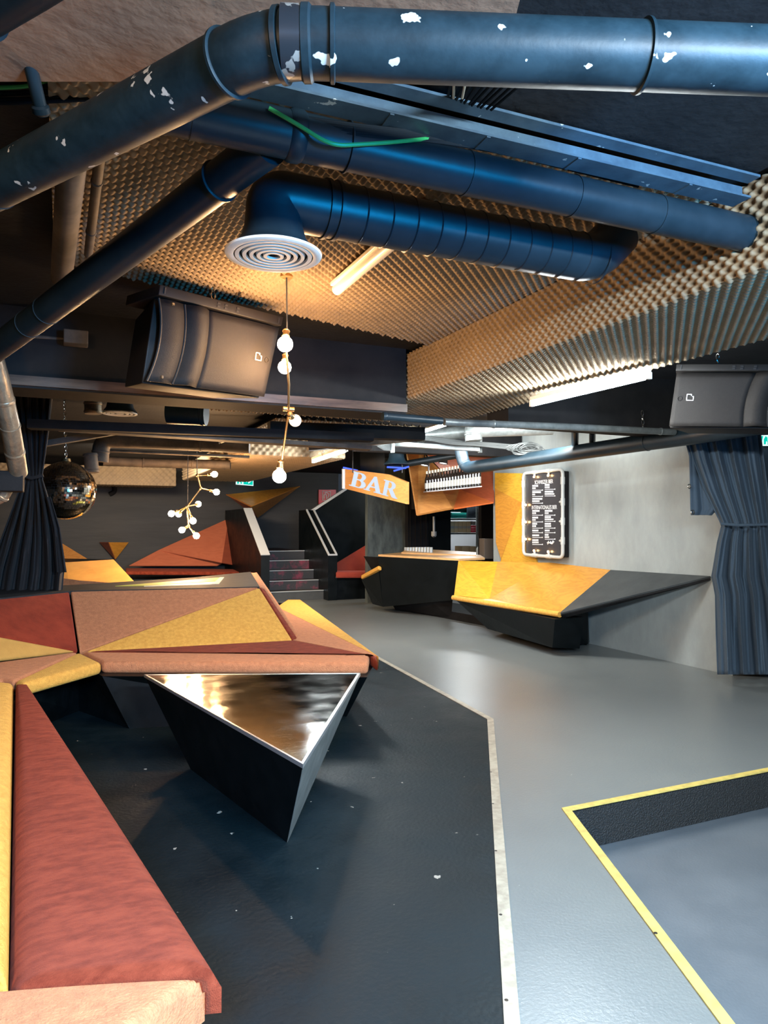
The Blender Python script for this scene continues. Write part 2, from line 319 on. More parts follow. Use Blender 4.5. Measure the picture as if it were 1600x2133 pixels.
struct('trim_3', MB().prism([K - CV * .002 + CU * .03, Ke - CV * .002, Ke - CV * .01, K - CV * .01 + CU * .03], UP * (pd + .004)), 'mesh', 'black perforated riser face below the yellow edge', smooth=0)

RW = 5.72
struct('wall_right', MB().box(G(RW + .1, 6.9, 1.35), CU, CV, UP, .2, 4.1, 2.7), 'gwall', 'grey painted concrete wall beside the bar with the menu board', smooth=0)
struct('wall_right', MB().box(G(7.6, 5.08, 1.35), CU, CV, UP, 3.5, .15, 2.7), 'spall', 'dark blue wall beyond the right curtain', smooth=0)
struct('wall_back', MB().box(G(0.5, 16.3, 1.4), CU, CV, UP, 11, .2, 2.8), 'bwall', 'dark painted block wall at the far end of the club', smooth=0)
struct('wall_left', MB().box(G(-4.6, 6, 1.35), CU, CV, UP, .2, 20.4, 2.9), 'black', smooth=0)
struct('wall_front', MB().box(G(2, -4.2, 1.25), CU, CV, UP, 14, .2, 3.1), 'black', smooth=0)
struct('wall_right', MB().box(G(9, 0.4, 1.25), CU, CV, UP, .2, 9.4, 3.1), 'black', smooth=0)
struct('ceiling', MB().box(G(2.2, 6, 2.70), CU, CV, UP, 13.8, 20.6, .1), 'dceil', 'dark painted slab ceiling above the pipes', smooth=0)
struct('ceiling', MB().prism([Vector((-1.5, -1, 2.56)), Vector((.3, -1, 2.56)), Vector((.3, 1.86, 2.56)), Vector((-1.5, 1.86, 2.56))], UP * .09), 'conc', 'stained brown concrete slab above the thick elbow pipe', smooth=0)
# cross beam
BV = 4.57
struct('ceiling', MB().box(G(-.75, BV + .16, 2.42), CU, CV, UP, 5.9, .32, .47), 'black', 'wide black cross beam behind the left speaker', smooth=0)
struct('trim_4', MB().box(G(-.75, BV - .012, 2.225), CU, CV, UP, 5.9, .02, .055), 'strip', 'worn brown lacquered board along the foot of the cross beam', smooth=0)
struct('ceiling', MB().box(G(4.42, BV + .2, 2.42), CU, CV, UP, 2.66, .3, .46), 'black', 'black beam panel behind the right tube lamp', smooth=0)

# ---------------------------------------------------------------- egg crate foam
PITF = .052
def foam(name, O, A_, B_, N_, la, lb, label, amp=.012, parent=None, mask=None, res=8, pit=PITF):
    na = max(2, int(la / pit * res)); nb = max(2, int(lb / pit * res))
    a = np.linspace(0, la, na + 1); b = np.linspace(0, lb, nb + 1); AA, BB = np.meshgrid(a, b, indexing='ij')
    k = 2 * math.pi / pit; h = amp * (np.sin(AA * k) * np.sin(BB * k)); h = h + amp * .35 * np.sin(AA * k * .5 + 1) * 0
    co = np.array(O)[None, None, :] + AA[..., None] * np.array(A_) + BB[..., None] * np.array(B_) + h[..., None] * np.array(N_)
    idx = np.arange((na + 1) * (nb + 1)).reshape(na + 1, nb + 1)
    q = np.stack([idx[:-1, :-1], idx[1:, :-1], idx[1:, 1:], idx[:-1, 1:]], -1).reshape(-1, 4)
    if mask is not None:
        ca = (AA[:-1, :-1] + la / na / 2).reshape(-1); cb = (BB[:-1, :-1] + lb / nb / 2).reshape(-1); q = q[mask(ca, cb)]
    org = np.array(O) if parent is None else np.array(root_origin(parent))
    me = bpy.data.meshes.new(name); co = (co - org).reshape(-1, 3)
    me.vertices.add(len(co)); me.vertices.foreach_set('co', co.astype(np.float32).ravel())
    me.loops.add(q.size); me.loops.foreach_set('vertex_index', q.astype(np.int32).ravel()); me.polygons.add(len(q))
    me.polygons.foreach_set('loop_start', np.arange(0, q.size, 4, dtype=np.int32)); me.polygons.foreach_set('loop_total', np.full(len(q), 4, dtype=np.int32))
    me.update(calc_edges=True); me.polygons.foreach_set('use_smooth', [True] * len(q)); me.materials.append(M['foam'])
    o = bpy.data.objects.new(name, me); COL.objects.link(o)
    if parent is None: o.location = O
    else: o.parent = parent
    if label: o['label'] = label
    return o
CF = 2.61
fc = foam('acoustic_foam', G(-.05, 1.9, CF), CU, CV, -UP, 2.28, 2.4, 'brown egg-crate acoustic foam sheet covering the ceiling above the round vent', mask=lambda a, b: (b + 1.9) < (3.62 + .29 * (a - .05)))
tag(fc, None, 'acoustic foam')
def foam_beam(u0, u1, v0, v1, z0, z1, label, res=8, pit=PITF):
    t = thing('foam_clad_duct', label, 'acoustic foam', G((u0 + u1) / 2, (v0 + v1) / 2, z0))
    obj('duct_core', MB().box(G((u0 + u1) / 2, (v0 + v1) / 2, (z0 + z1) / 2 + .02), CU, CV, UP, u1 - u0 - .08, v1 - v0 - .08, z1 - z0 - .06), 'black', t, smooth=0)
    foam('foam_side', G(u0, v0, z0), CV, UP, -CU, v1 - v0, z1 - z0, None, parent=t, res=res, pit=pit, amp=pit*.23)
    foam('foam_underside', G(u0, v0, z0), CV, CU, -UP, v1 - v0, u1 - u0, None, parent=t, res=res, pit=pit)
    foam('foam_front', G(u0, v0, z0), CU, UP, -CV, u1 - u0, z1 - z0, None, parent=t, res=res, pit=pit, amp=pit*.23)
    foam('foam_back', G(u0, v1, z0), CU, UP, CV, u1 - u0, z1 - z0, None, parent=t, res=4, pit=pit)
    foam('foam_side', G(u1, v0, z0), CV, UP, CU, v1 - v0, z1 - z0, None, parent=t, res=4, pit=pit)
    return t
foam_beam(2.22, 3.08, 1.2, 5.55, 2.30, 2.62, 'long egg-crate foam clad duct running from upper right to the bar')
foam_beam(1.99, 3.2, 8.4, 13.6, 2.24, 2.50, 'distant egg-crate foam clad duct above the lit tube lamp', res=6, pit=.09)
foam_beam(-2.3, 1.95, 14.2, 14.8, 2.16, 2.50, 'farthest egg-crate foam clad duct, running level above the mirror ball', res=6, pit=.12)
# ---------------------------------------------------------------- pipes and ducts of the near ceiling
def along(path, t):
    L = [0.0]
    for i in range(1, len(path)): L.append(L[-1] + (path[i] - path[i - 1]).length)
    s = t * L[-1]
    for i in range(1, len(path)):
        if s <= L[i]: break
    f = (s - L[i - 1]) / max(1e-9, L[i] - L[i - 1]); return path[i - 1].lerp(path[i], f), (path[i] - path[i - 1]).normalized()
def pipe(name, label, cat, path, r, m, fil=.0, collars=(), cm=None, seams=(), group=None, n=32, cw=.012, ct=.006):
    path = fillet(path, fil) if fil else [Vector(p) for p in path]
    t = thing(name, label, cat, path[0], group)
    b = obj('pipe_body', MB().tube(path, r, n), m, t, smooth=50)
    for c in collars:
        wd = cw
        if isinstance(c, tuple) and isinstance(c[0], Vector):
            c = (min((k / 400 for k in range(401)), key=lambda q_: (along(path, q_)[0] - c[0]).length), c[1])
        if isinstance(c, tuple): c, wd = c
        p, d = along(path, c); obj('collar', MB().tube([p - d * wd, p - d * wd * .6, p + d * wd * .6, p + d * wd], [r + .001, r + ct, r + ct, r + .001], n), cm or m, t)
    for c in seams:
        p, d = along(path, c); obj('seam_ring', MB().tube([p - d * .002, p + d * .002], r + .0022, n), m, t)
    return t
zb = 2.36
p0 = Z(1720, 132, zb); p1 = Z(562, 88, zb); p2 = Z(-160, 462, 2.33)
pa = Z(655, 85, zb)
big = pipe('ventilation_pipe', 'thick blue-black elbow pipe with chipped paint across the top, nearest the ceiling', 'pipe', [p0, p1, p2], .0635, 'pipew', fil=.10,
     collars=((Z(582, 88, zb), .008), (Z(640, 90, zb), .012), (Z(690, 91, zb), .006), (Z(1335, 118, zb), .005), (Z(478, 130, zb), .005)), cm='pipew', seams=(.84,), n=48)
obj('pipe_sleeve', MB().tube([Z(588, 88.5, zb), Z(640, 90, zb)], .0655, 40), 'clamp', big)
# clamps on the middle
mp0 = Z(300, 215, 2.45); mp1 = Z(1640, 506, 2.45)
pipe('ventilation_pipe', 'long straight blue-black pipe crossing just above the round vent', 'pipe', [mp0, mp1], .062, 'pipe', collars=((.17, .022), (.235, .004)), seams=(.05, .40, .57, .72, .9), n=40)
pipe('ventilation_pipe', 'straight black pipe slanting down left across the foam ceiling', 'pipe', [Z(560, 300, 2.44), P(-60, 765, 3.5)], .056, 'pipe', collars=((.10, .004),), seams=(.62, .70), n=40)
pipe('ventilation_pipe', 'short dark pipe end in the top left corner', 'pipe', [Z(-260, 160, 2.42), Z(60, -40, 2.42), Z(300, -200, 2.42)], .05, 'pipe', collars=((.47, .006),))
pipe('hanging_rod', 'dark round rod dropping behind the elbow pipe at upper left', 'pipe', [P(45, 60, 1.75), P(88, 240, 1.9)], .017, 'pipe', collars=((.93, .012),), n=14)
# spiral duct with round grille
gc = Z(570, 533, 2.25)
top = gc + UP * .22
d0 = top + Vector((0, 0, 0)); d1 = Z(1265, 560, 2.43); dh = Z(900, 425, 2.43)
dd = CU.normalized()
e0 = Vector((gc.x, gc.y, 2.43)); e1 = e0 + dd * 1.27
t = thing('spiral_duct', 'blue-black spiral duct bending down into a round vent grille', 'air duct', gc)
r = .100
obj('duct_body', MB().tube(fillet([gc + UP * .03, gc + UP * .10, e0, e1, e1 + dd * .12 - CV * -.0 + UP * .12], .14, 10)[1:], .088, 40), 'pipe', t, smooth=50)
obj('duct_flare', MB().lathe([(.135, .004), (.135, .012), (.120, .025), (.102, .055), (.092, .09), (.089, .13)], gc, UP, 40), 'pipe', t)
for k in range(13):
    p = e0 + dd * (.20 + k * .09); obj('duct_rib', MB().tube([p - dd * .003, p, p + dd * .003], [.0885, .0915, .0885], 40, caps=False), 'pipe', t)
for k in (.17, .205): 
    p = e0 + dd * k; obj('collar', MB().tube([p - dd * .006, p + dd * .006], .094, 40), 'pipe', t)
gr = obj('grille', MB().lathe([(.150, .0), (.152, .006), (.140, .012), (.126, .006), (.124, -.002), (.138, -.004), (.150, 0)], gc, UP, 56), 'grille', t)
for (a, b) in ((.106, .122), (.084, .099), (.062, .077), (.040, .055)):
    obj('grille_ring', MB().lathe([(a, .004), (a + .002, -.003), (b - .002, -.003), (b, .004), (a, .004)], gc, UP, 48), 'grille', gr)
obj('grille_ring', MB().lathe([(0.019, .004), (.021, -.003), (.032, -.003), (.033, .004), (.019, .004)], gc, UP, 32), 'grille', gr)
obj('grille_back', MB().lathe([(0, .014), (.13, .014)], gc, UP, 32), 'cord', gr)
obj('grille_spoke', MB().box(gc + UP * .009, CU, CV, UP, .24, .006, .004), 'cord', gr); obj('grille_spoke', MB().box(gc + UP * .009, CV, CU, UP, .24, .006, .004), 'cord', gr)
# steel rail
ra = Z(470, 150, 2.53); rb = Z(1545, 405, 2.53)
t = thing('ceiling_rail', 'light blue-grey painted steel rail crossing under the dark slab', 'ceiling rail', ra)
dr = (rb - ra).normalized(); nr = Vector((-dr.y, dr.x, 0))
obj('rail_web', MB().beam(ra, rb, .006, .05), 'rail', t)
obj('rail_flange', MB().beam(ra - UP * .024, rb - UP * .024, .075, .007), 'rail', t); obj('rail_flange', MB().beam(ra + UP * .03 + nr * -.05, rb + UP * .03 + nr * -.05, .05, .008), 'rail', t)
obj('rail_lip', MB().beam(ra - UP * .018 + nr * .036, rb - UP * .018 + nr * .036, .005, .018), 'rail', t)
for k in (.25, .42, .6, .85):
    p = ra.lerp(rb, k); obj('rail_joint', MB().box(p - UP * .029, dr, nr, UP, .012, .07, .004), 'rail', t)
struct('ceiling', MB().prism([ra + nr * .0 + UP * .045, rb + nr * .0 + UP * .045, rb + nr * -1.5 + UP * .05, ra + nr * -1.5 + UP * .05], UP * .08), 'dceil', 'smooth dark panel between the top pipe and the steel rail', smooth=0)
# cables
def cable(label, path, r, m, grp=None):
    return tag(obj('cable', MB().tube(path, r, 8), m), label, 'cable', grp)
cable('bright green cable sagging beneath the steel rail', fillet([P(560, 225, 1.82), P(625, 262, 1.85), P(690, 304, 1.86), P(800, 298, 1.93), P(900, 288, 2.03)], .3), .0055, 'green')
cable('bright green cable behind the elbow pipe at far left', fillet([P(-60, 185, 2.0), P(60, 180, 2.0), P(110, 164, 2.0), P(240, 156, 2.0)], .08), .006, 'green')
random.seed(3)
cb = MB()
for k in range(14):
    a = random.uniform(-18, 12); cb.tube(fillet([P(-80, 165 + k * 4, 2.02 + k * .006), P(90, 160 + k * 4.2 + a * .4, 2.0), P(280, 150 + k * 4, 2.04)], .1), .005, 6)
tag(obj('cable_bundle', cb, 'cable'), 'bundle of dark cables under the brown slab at left', 'cables', None, 'stuff')
cb = MB()
for k in range(12):
    a = random.uniform(-6, 6); cb.tube(fillet([P(450, 205 + k * 2, 1.82), P(620, 245 + k * 3 + a, 1.87), P(790, 268 + k * 2 + a, 1.95), P(1000, 285 + k * 2, 2.10), P(1330, 372 + k * 1.5, 2.36)], .2), .0045, 6)
tag(obj('cable_bundle', cb, 'cable'), 'bundle of dark cables sagging between the rail and the straight pipe', 'cables', None, 'stuff')
cb = MB()
for k in range(11):
    cb.tube([P(945 + k * 17, 150, 1.66 + k * .01), P(930 + k * 9 + random.uniform(-4, 4), 205 + 2.4 * k, 1.95)], .004, 6)
tag(obj('cable_bundle', cb, 'cable'), 'fan of stiff dark cables dropping behind the top pipe', 'cables', None, 'stuff')
for k, lb in ((0, 'left bare rod of the pair below the top pipe'), (1, 'right bare rod of the pair below the top pipe')):
    tag(obj('threaded_rod', MB().tube([P(946 + 28 * k, 150, 1.68), P(945 + 18 * k, 204, 1.86)], .0035, 8), 'rim'), lb, 'rod')
# pipes running along the foam at left
pipe('ceiling_pipe', 'thick brown pipe running over the foam at far left', 'pipe', [P(150, 330, 2.2), P(128, 580, 3.2)], .045, 'dust', n=20)
pipe('ceiling_pipe', 'thin jointed brown pipe beside the thick one on the foam', 'pipe', [P(212, 290, 2.2), P(184, 530, 3.0)], .0175, 'dust', collars=((.3, .006), (.75, .006)), n=16, ct=.003)
# insulated pipe at the left edge, going down
pipe('insulated_pipe', 'silver wrapped pipe with bands running down the left edge', 'pipe', [P(-30, 690, 3.7), P(-2, 790, 3.8), P(22, 890, 4.0), P(38, 985, 4.3)], .052, 'silver', fil=.2, collars=((.40, .012), (.58, .006), (.80, .012)), ct=.004)
pipe('insulated_pipe', 'short dark wrapped pipe bend low at the left edge', 'pipe', [P(-40, 1040, 4.4), P(5, 1035, 4.4), P(15, 990, 4.4)], .05, 'silver', fil=.1, collars=((.5, .012),))
tag(obj('junction_box', MB().box(P(-5, 1003, 4.3), CU, CV, UP, .28, .2, .12), 'black', bevel=.006), 'black box clasped round the silver pipe at the left edge', 'box')
tag(obj('junction_box', MB().box(VP(158, 705, 4.5), CU, CV, UP, .13, .1, .08), 'dust', bevel=.006), 'small brown junction box beside the left beam', 'box')
pipe('cable_conduit', 'thin dark conduit on the face of the cross beam at far left', 'pipe', [P(60, 700, 4.1), P(190, 712, 4.25)], .012, 'dust', n=10)

# ---------------------------------------------------------------- lamps
def tube_lamp(label, a, b, on='tube', r=.013, body=.05, m='tubeoff', group=None, hung=False, wd=.045):
    a, b = Vector(a), Vector(b); d = (b - a).normalized(); t = thing('tube_lamp', label, 'tube lamp', a, group)
    obj('lamp_housing', MB().beam(a + UP * (r + body / 2 + .004), b + UP * (r + body / 2 + .004), wd, body), m, t, bevel=.005)
    obj('fluorescent_tube', MB().tube([a + d * .03, b - d * .03], r, 14), on, t)
    for p in (a, b): obj('tube_socket', MB().box(p + UP * .004, d, d.cross(UP), UP, .022, .03, .04), m, t, bevel=.003)
    return t
tube_lamp('long lit tube lamp under the foam duct beside the right wall beam', P(1108, 842, 4.75), P(1352, 784, 3.95), r=.015, body=.03)
tube_lamp('small lit tube lamp left of the bar sign', P(652, 962, 8.6), P(722, 938, 7.8), r=.016, body=.03)
tube_lamp('thin lit tube lamp seen end-on above the bar ducts', P(800, 925, 8.8), P(945, 880, 7.0), on='tubes', r=.012, body=.02)
# unlit batten on the foam
t = thing('tube_lamp', 'unlit cream tube lamp fixed diagonally on the foam ceiling', 'tube lamp', Z(700, 606, 2.56))
a, b = Z(703, 603, 2.555), Z(893, 443, 2.555); d = (b - a).normalized(); sd = d.cross(UP)
obj('lamp_housing', MB().beam(a + UP * .022, b + UP * .022, .075, .02), 'tubeoff', t, bevel=.004)
obj('lamp_diffuser', MB().tube([a + d * .012, b - d * .012], .026, 20), 'tubeoff', t)
obj('end_cap', MB().tube([a - d * .004, a + d * .012], .027, 20), 'tubeoff', t); obj('side_rib', MB().beam(a + UP * .006 - sd * .034, b + UP * .006 - sd * .034, .006, .012), 'tubeoff', t)
t = tube_lamp('small unlit tube lamp under the far beam, tilted', P(458, 922, 7.6), P(505, 903, 7.2), on='tubeoff', r=.014, body=.015)
# work light outside the frame
tube_lamp('ceiling tube lamp over the sunken floor', (1.8, .5, 2.555), (2.8, .9, 2.555), on='tubeoff')

# globe pendant, near
def bulb(parent, c, r, axis, socket=True, m='bulb', sm='brass'):
    axis = Vector(axis).normalized()            # points from the bulb centre towards its socket
    pr = [(0, -1)] + [(math.sin(a), -math.cos(a)) for a in [math.radians(x) for x in range(20, 140, 15)]] + [(.45, .95), (.36, 1.2)]
    b = obj('light_bulb', MB().lathe([(r * x, r * y) for x, y in pr], c, axis, 18), m, parent)
    if socket:
        s = Vector(c) + axis * r * 1.15; k = r * .42
        obj('lamp_socket', MB().lathe([(0, 0), (k * 1.05, 0), (k * 1.25, r * .12), (k * 1.05, r * .3), (k, r * .9), (k * 1.2, r * 1.0), (k * .8, r * 1.25), (0, r * 1.3)], s, axis, 16), sm, parent)
    return b
top = Z(597, 578, 2.6)
yb = 3.62
t = thing('pendant_lamp', 'near brass pendant lamp with round glowing bulbs hanging before the left speaker', 'pendant lamp', top)
h1 = P(598, 688, yb); obj('lamp_cord', MB().tube([top, h1], .004, 8), 'cord', t)
obj('ceiling_rose', MB().lathe([(0, 0), (.03, 0), (.03, .02), (0, .02)], top, UP, 20), 'brass', t)
h2 = P(601, 857, 3.80); h3 = P(588, 955, 4.15)
obj('lamp_rod', MB().tube([h1, P(597, 740, yb), P(602, 800, 3.7), h2], .006, 10), 'brass', t)
obj('lamp_rod', MB().tube([h2, h3], .0065, 10), 'brass', t)
bulb(t, P(594, 717, 3.5), .038, UP + Vector((0, .5, 0))); bulb(t, P(593, 765, 3.7), .034, (0, .4, 1.0)); bulb(t, P(582, 992, 4.2), .040, (.1, -.1, 1))
obj('rod_joint', MB().tube([h2 + UP * .012 - CU * .03, h2 + UP * .012 + CU * .03], .012, 12), 'brass', t)
gb = bulb(t, P(615, 876, 3.85), .033, P(603, 862, 3.78) - P(615, 876, 3.85), m=mat('clear_bulb', (.8, .74, .62), .08, 0.0, spec=1.0, emit=WARM, estr=0.9)); gb['label'] = 'clear unlit globe bulb with a warm glow put into its glass'  # faint emission added to the glass of the unlit bulb
cable('thin black lamp flex looping from the left speaker to the ceiling', fillet([P(480, 637, 3.75), P(505, 605, 3.7), P(548, 568, 3.5)], .1), .003, 'cord')

# branching lamp, far
Y2 = 8.4
def q(px, py, dy=0): return P(px, py, Y2 + dy)
t = thing('pendant_lamp', 'far branching brass pendant lamp with small glowing bulbs by the dark back wall', 'pendant lamp', q(408, 905))
obj('lamp_cord', MB().tube([q(408, 873), q(411, 990)], .006, 8), 'cord', t); obj('lamp_cord', MB().tube([q(392, 873), q(391, 1052)], .005, 8), 'cord', t)
nodes = dict(a=q(411, 990), b=q(418, 1017), c=q(390, 1055), d=q(393, 1096))
for x, y in (('a', 'b'), ('b', 'c'), ('c', 'd')): obj('lamp_rod', MB().tube([nodes[x], nodes[y]], .010, 8), 'brass', t)
for k in nodes.values(): obj('rod_joint', MB().ball(k, .02, 10, 6), 'brass', t)
for n_, px, py, dy in (('a', 447, 988, 0), ('b', 451, 1025, .1), ('c', 413, 1050, .4), ('c', 357, 1070, 0), ('c', 372, 1071, .3), ('c', 402, 1085, -.2), ('d', 379, 1104, 0), ('d', 409, 1116, -.1)):
    e = q(px, py, dy); s = nodes[n_]; dv = (s - e).normalized(); obj('lamp_rod', MB().tube([s, e + dv * .09], .008, 8), 'brass', t); bulb(t, e, .036, dv)

# ---------------------------------------------------------------- speakers
def box_from(c4, depth):                 # c4: front corners tl,tr,br,bl
    n = newell(c4); c = sum(c4, Vector()) / 4
    if n.dot(CAM - c) < 0: n = -n
    return c4, n
def speaker(label, tl, tr, br, bl, depth, horn_left=True, bracket=True):
    tl, tr, br, bl = map(Vector, (tl, tr, br, bl)); nn = (tr - tl).cross(bl - tl).normalized()
    if nn.dot(CAM - tl) < 0: nn = -nn
    W = lambda s, t_: tl.lerp(tr, s).lerp(bl.lerp(br, s), t_)
    T = thing('loudspeaker', label, 'loudspeaker', (bl + br) / 2 - nn * depth / 2)
    # cabinet: slightly wedge shaped
    fr = [W(0, .10), W(1, .10), W(1, 1), W(0, 1)]
    bk = [p - nn * depth for p in (W(.14, .16), W(.90, .16), W(.90, .94), W(.14, .94))]
    obj('cabinet', MB().loft([p - nn * .03 for p in fr], bk), 'spk', T, bevel=.008)
    xs = (0, .09, .19, .33, 1) if horn_left else (1, .91, .81, .67, 0)
    def bulge(x0, x1, hgt, name, m, ins=.0, t0=.12, t1=.985):
        vs = []; n = 14; rows = 10
        for i in range(n + 1):
            s = x0 + (x1 - x0) * i / n; k = math.sin(math.pi * i / n) * hgt
            for j in range(rows + 1):
                u = t0 + (t1 - t0) * j / rows; edge = math.sin(math.pi * j / rows) * -.0
                bow = .055 * (1 - (2 * j / rows - 1) ** 2) * (-1 if horn_left else 1) * (1 - abs(s - (0 if horn_left else 1)))
                vs.append(W(s + bow * -.9, u) + nn * (k + .002))
        fs = [(i * (rows + 1) + j, (i + 1) * (rows + 1) + j, (i + 1) * (rows + 1) + j + 1, i * (rows + 1) + j + 1) for i in range(n) for j in range(rows)]
        o = obj(name, MB().add(vs, fs), m, T); md = o.modifiers.new('s', 'SOLIDIFY'); md.thickness = .01; md.offset = 0; return o
    bulge(xs[0], xs[2] , .012, 'horn_grille', 'spkg'); bulge(xs[2], xs[3] + (.05 if horn_left else -.05), .034, 'horn_grille', 'spkg')
    bulge(xs[3] + (.05 if horn_left else -.05), xs[4], .006, 'front_grille', 'spkg')
    # bright rims of the curved grille
    for x in (xs[0], xs[2]):
        pts = []
        for j in range(11):
            bow = .055 * (1 - (2 * j / 10 - 1) ** 2) * (-1 if horn_left else 1) * (1 - abs(x - (0 if horn_left else 1)))
            pts.append(W(x + bow * -.9, .12 + .865 * j / 10) + nn * .008)
        obj('grille_rim', MB().tube(pts, .006, 8), 'spk', T)
    for s, u in ((xs[1], .16), (xs[1], .93), (xs[3], .22), (xs[3], .93)):
        obj('grille_screw', MB().lathe([(0, .003), (.006, .003), (.008, 0)], W(s, u) + nn * .03, nn, 10), 'chrome' if s == xs[1] else 'screw', T)
    # plain square badge outline
    s0 = .86 if horn_left else .14; c = W(s0, .52) + nn * .014; ex = (tr - tl).normalized(); ey = ex.cross(nn) * -1; ey = (tl - bl).normalized(); e = .019
    bd = MB()
    for (ax, ay, bx, by) in ((-1, -1, 1, -1), (1, -1, 1, .3), (-1, -1, -1, 1), (-1, 1, .3, 1), (.3, 1, .3, .5), (1, .3, .6, .3)): bd.beam(c + ex * ax * e + ey * ay * e, c + ex * bx * e + ey * by * e, .004, .004, nn)
    obj('badge', bd, 'white', T)
    obj('badge_ring', MB().tube([W(s0 + (.085 if horn_left else -.085), .54) + nn * .012 + ex * math.cos(a) * .013 + ey * math.sin(a) * .013 for a in [i * math.pi / 8 for i in range(16)]], .0025, 6, closed=True), 'spk', T)
    if bracket:
        b4 = [W(-.01, -.02), W(1.01, -.02), W(1.01, .09), W(-.01, .09)]
        br_ = obj('mounting_bracket', MB().prism([p + nn * .015 for p in b4], -nn * (depth * .8)), 'spk', T, bevel=.004)
        for s in (.03, .97): obj('bracket_slot', MB().box(W(s, .035) + nn * .017, ex, ey, nn, .006, .03, .003), 'cord', br_)
        for s in (.44, .50, .60):
            for u in (.02, .055): obj('bracket_hole', MB().box(W(s, u) + nn * .017, ex, ey, nn, .016, .008, .003), 'cord', br_)
    return T
def chain(label, a, b, r=.012, n=5):
    a, b = Vector(a), Vector(b); mb = MB(); d = (b - a) / n; dn = d.normalized(); e1 = dn.orthogonal().normalized(); e2 = dn.cross(e1)
    for i in range(n):
        c = a + d * (i + .5); s = e1 if i % 2 else e2; L = d.length * .62
        mb.tube([c + dn * L * math.cos(x) + s * r * math.sin(x) for x in [k * math.pi / 6 for k in range(12)]], r * .28, 6, closed=True)
    return tag(obj('chain', mb, 'chrome'), label, 'chain')
speaker('large black loudspeaker with curved horn section hung before the left beam', P(332, 598, 3.30), P(584, 664, 3.86), P(548, 829, 3.84), P(303, 797, 3.26), .36)
chain('steel chain holding the left loudspeaker from the ceiling', P(444, 572, 3.62), P(444, 622, 3.62), .012, 4)
speaker('large black loudspeaker turned away, hung at upper right before the blue wall', P(1412, 762, 4.50), P(1690, 762, 4.20), P(1650, 892, 4.22), P(1394, 890, 4.50), .34, horn_left=False)
chain('steel chain above the right loudspeaker', P(1495, 738, 4.6), P(1495, 762, 4.6), .010, 3)
chain('small steel chain below the foam right of the tube lamp', VP(1338, 856, 4.585), VP(1340, 893, 4.56), .010, 4)

# ---------------------------------------------------------------- ceiling beyond the cross beam
zc = 2.33
t = thing('round_vent', 'small round ringed vent grille beyond the cross beam', 'vent', Z(250, 862, zc))
g2 = Z(250, 862, zc)
obj('duct_neck', MB().lathe([(.14, .01), (.11, .05), (.095, .12), (.095, .35)], g2, UP, 30), 'pipe', t)
for a, b in ((.118, .138), (.085, .103), (.052, .070), (.0, .03)): obj('grille_ring', MB().lathe([(a, .004), (a, -.003), (b, -.003), (b, .004), (a, .004)], g2, UP, 36), 'grille', t)
obj('grille_back', MB().lathe([(0, .012), (.13, .012)], g2, UP, 24), 'cord', t)
def uduct(name, label, cat, a, b, r, m, neck=None): return pipe(name, label, cat, [Vector(a), Vector(b)] if neck is None else neck, r, m, n=20)
def ubeam(label, a, b, wd, ht, m): return tag(obj('ceiling_beam', MB().beam(a, b, wd, ht), m, smooth=0), label, 'beam')
ubeam('black steel beam running level beneath the small round vent', P(60, 884, 5.6), P(775, 912, 6.3), .14, .07, 'black')
ubeam('dusty pale ledge strip just under the black steel beam', P(120, 892, 5.75), P(770, 934, 6.5), .16, .035, 'dust')
ubeam('dusty flat beam behind the mirror ball cord', P(60, 930, 6.4), P(300, 890, 6.8), .10, .05, 'dust')
pipe('ceiling_duct', 'dusty round duct turning down behind the mirror ball', 'air duct', [P(520, 928, 7.7), P(300, 918, 7.6), P(212, 915, 7.5), P(208, 962, 7.5)], .085, 'dust', fil=.16, collars=(.30, .94), n=24)
pipe('ceiling_duct', 'lower dusty round duct with short drop above the far foam duct', 'air duct', [P(480, 968, 9.5), P(300, 964, 9.4), P(215, 960, 9.2)], .06, 'dust', collars=(.3, .7), n=20)
pipe('ceiling_duct', 'stub of round duct ending beside the mirror ball', 'air duct', [P(188, 945, 7.4), P(192, 985, 7.4)], .07, 'dust', collars=(.1, .9), n=20)
pipe('ceiling_duct', 'short wrapped duct stub just beyond the cross beam, left of the small vent', 'air duct', [P(193, 820, 6.2), P(194, 862, 6.2)], .07, 'silver', collars=(.5, .9), n=20)
pipe('ceiling_duct', 'black duct box end under the cross beam near the pendant', 'air duct', [P(430, 862, 6.0), P(350, 858, 6.0)], .10, 'pipe', collars=(.1,), n=24)
pipe('sprinkler_pipe', 'thin steel pipe running level above the far foam duct', 'pipe', [P(210, 938, 8.0), P(520, 952, 8.4)], .018, 'dust', n=10)
pipe('sprinkler_pipe', 'thin dark pipe with clips under the far ducts', 'pipe', [P(230, 968, 9.6), P(470, 975, 9.9)], .02, 'dust', n=10)
tag(obj('pipe_stub', MB().tube(fillet([VP(236, 1003, 16.15), VP(240, 1024, 16.15), VP(228, 1030, 16.15)], .08), .05, 12), 'black'), 'short bent pipe stub on the dark back wall right of the mirror ball', 'pipe')
ubeam('black beam between the cross beam and the bar ducts', P(560, 893, 6.4), P(880, 905, 6.9), .14, .12, 'black')
ubeam('brown timber beam running from the far tube lamp to the bar ducts', P(640, 925, 7.3), P(860, 905, 7.6), .12, .14, 'dust')
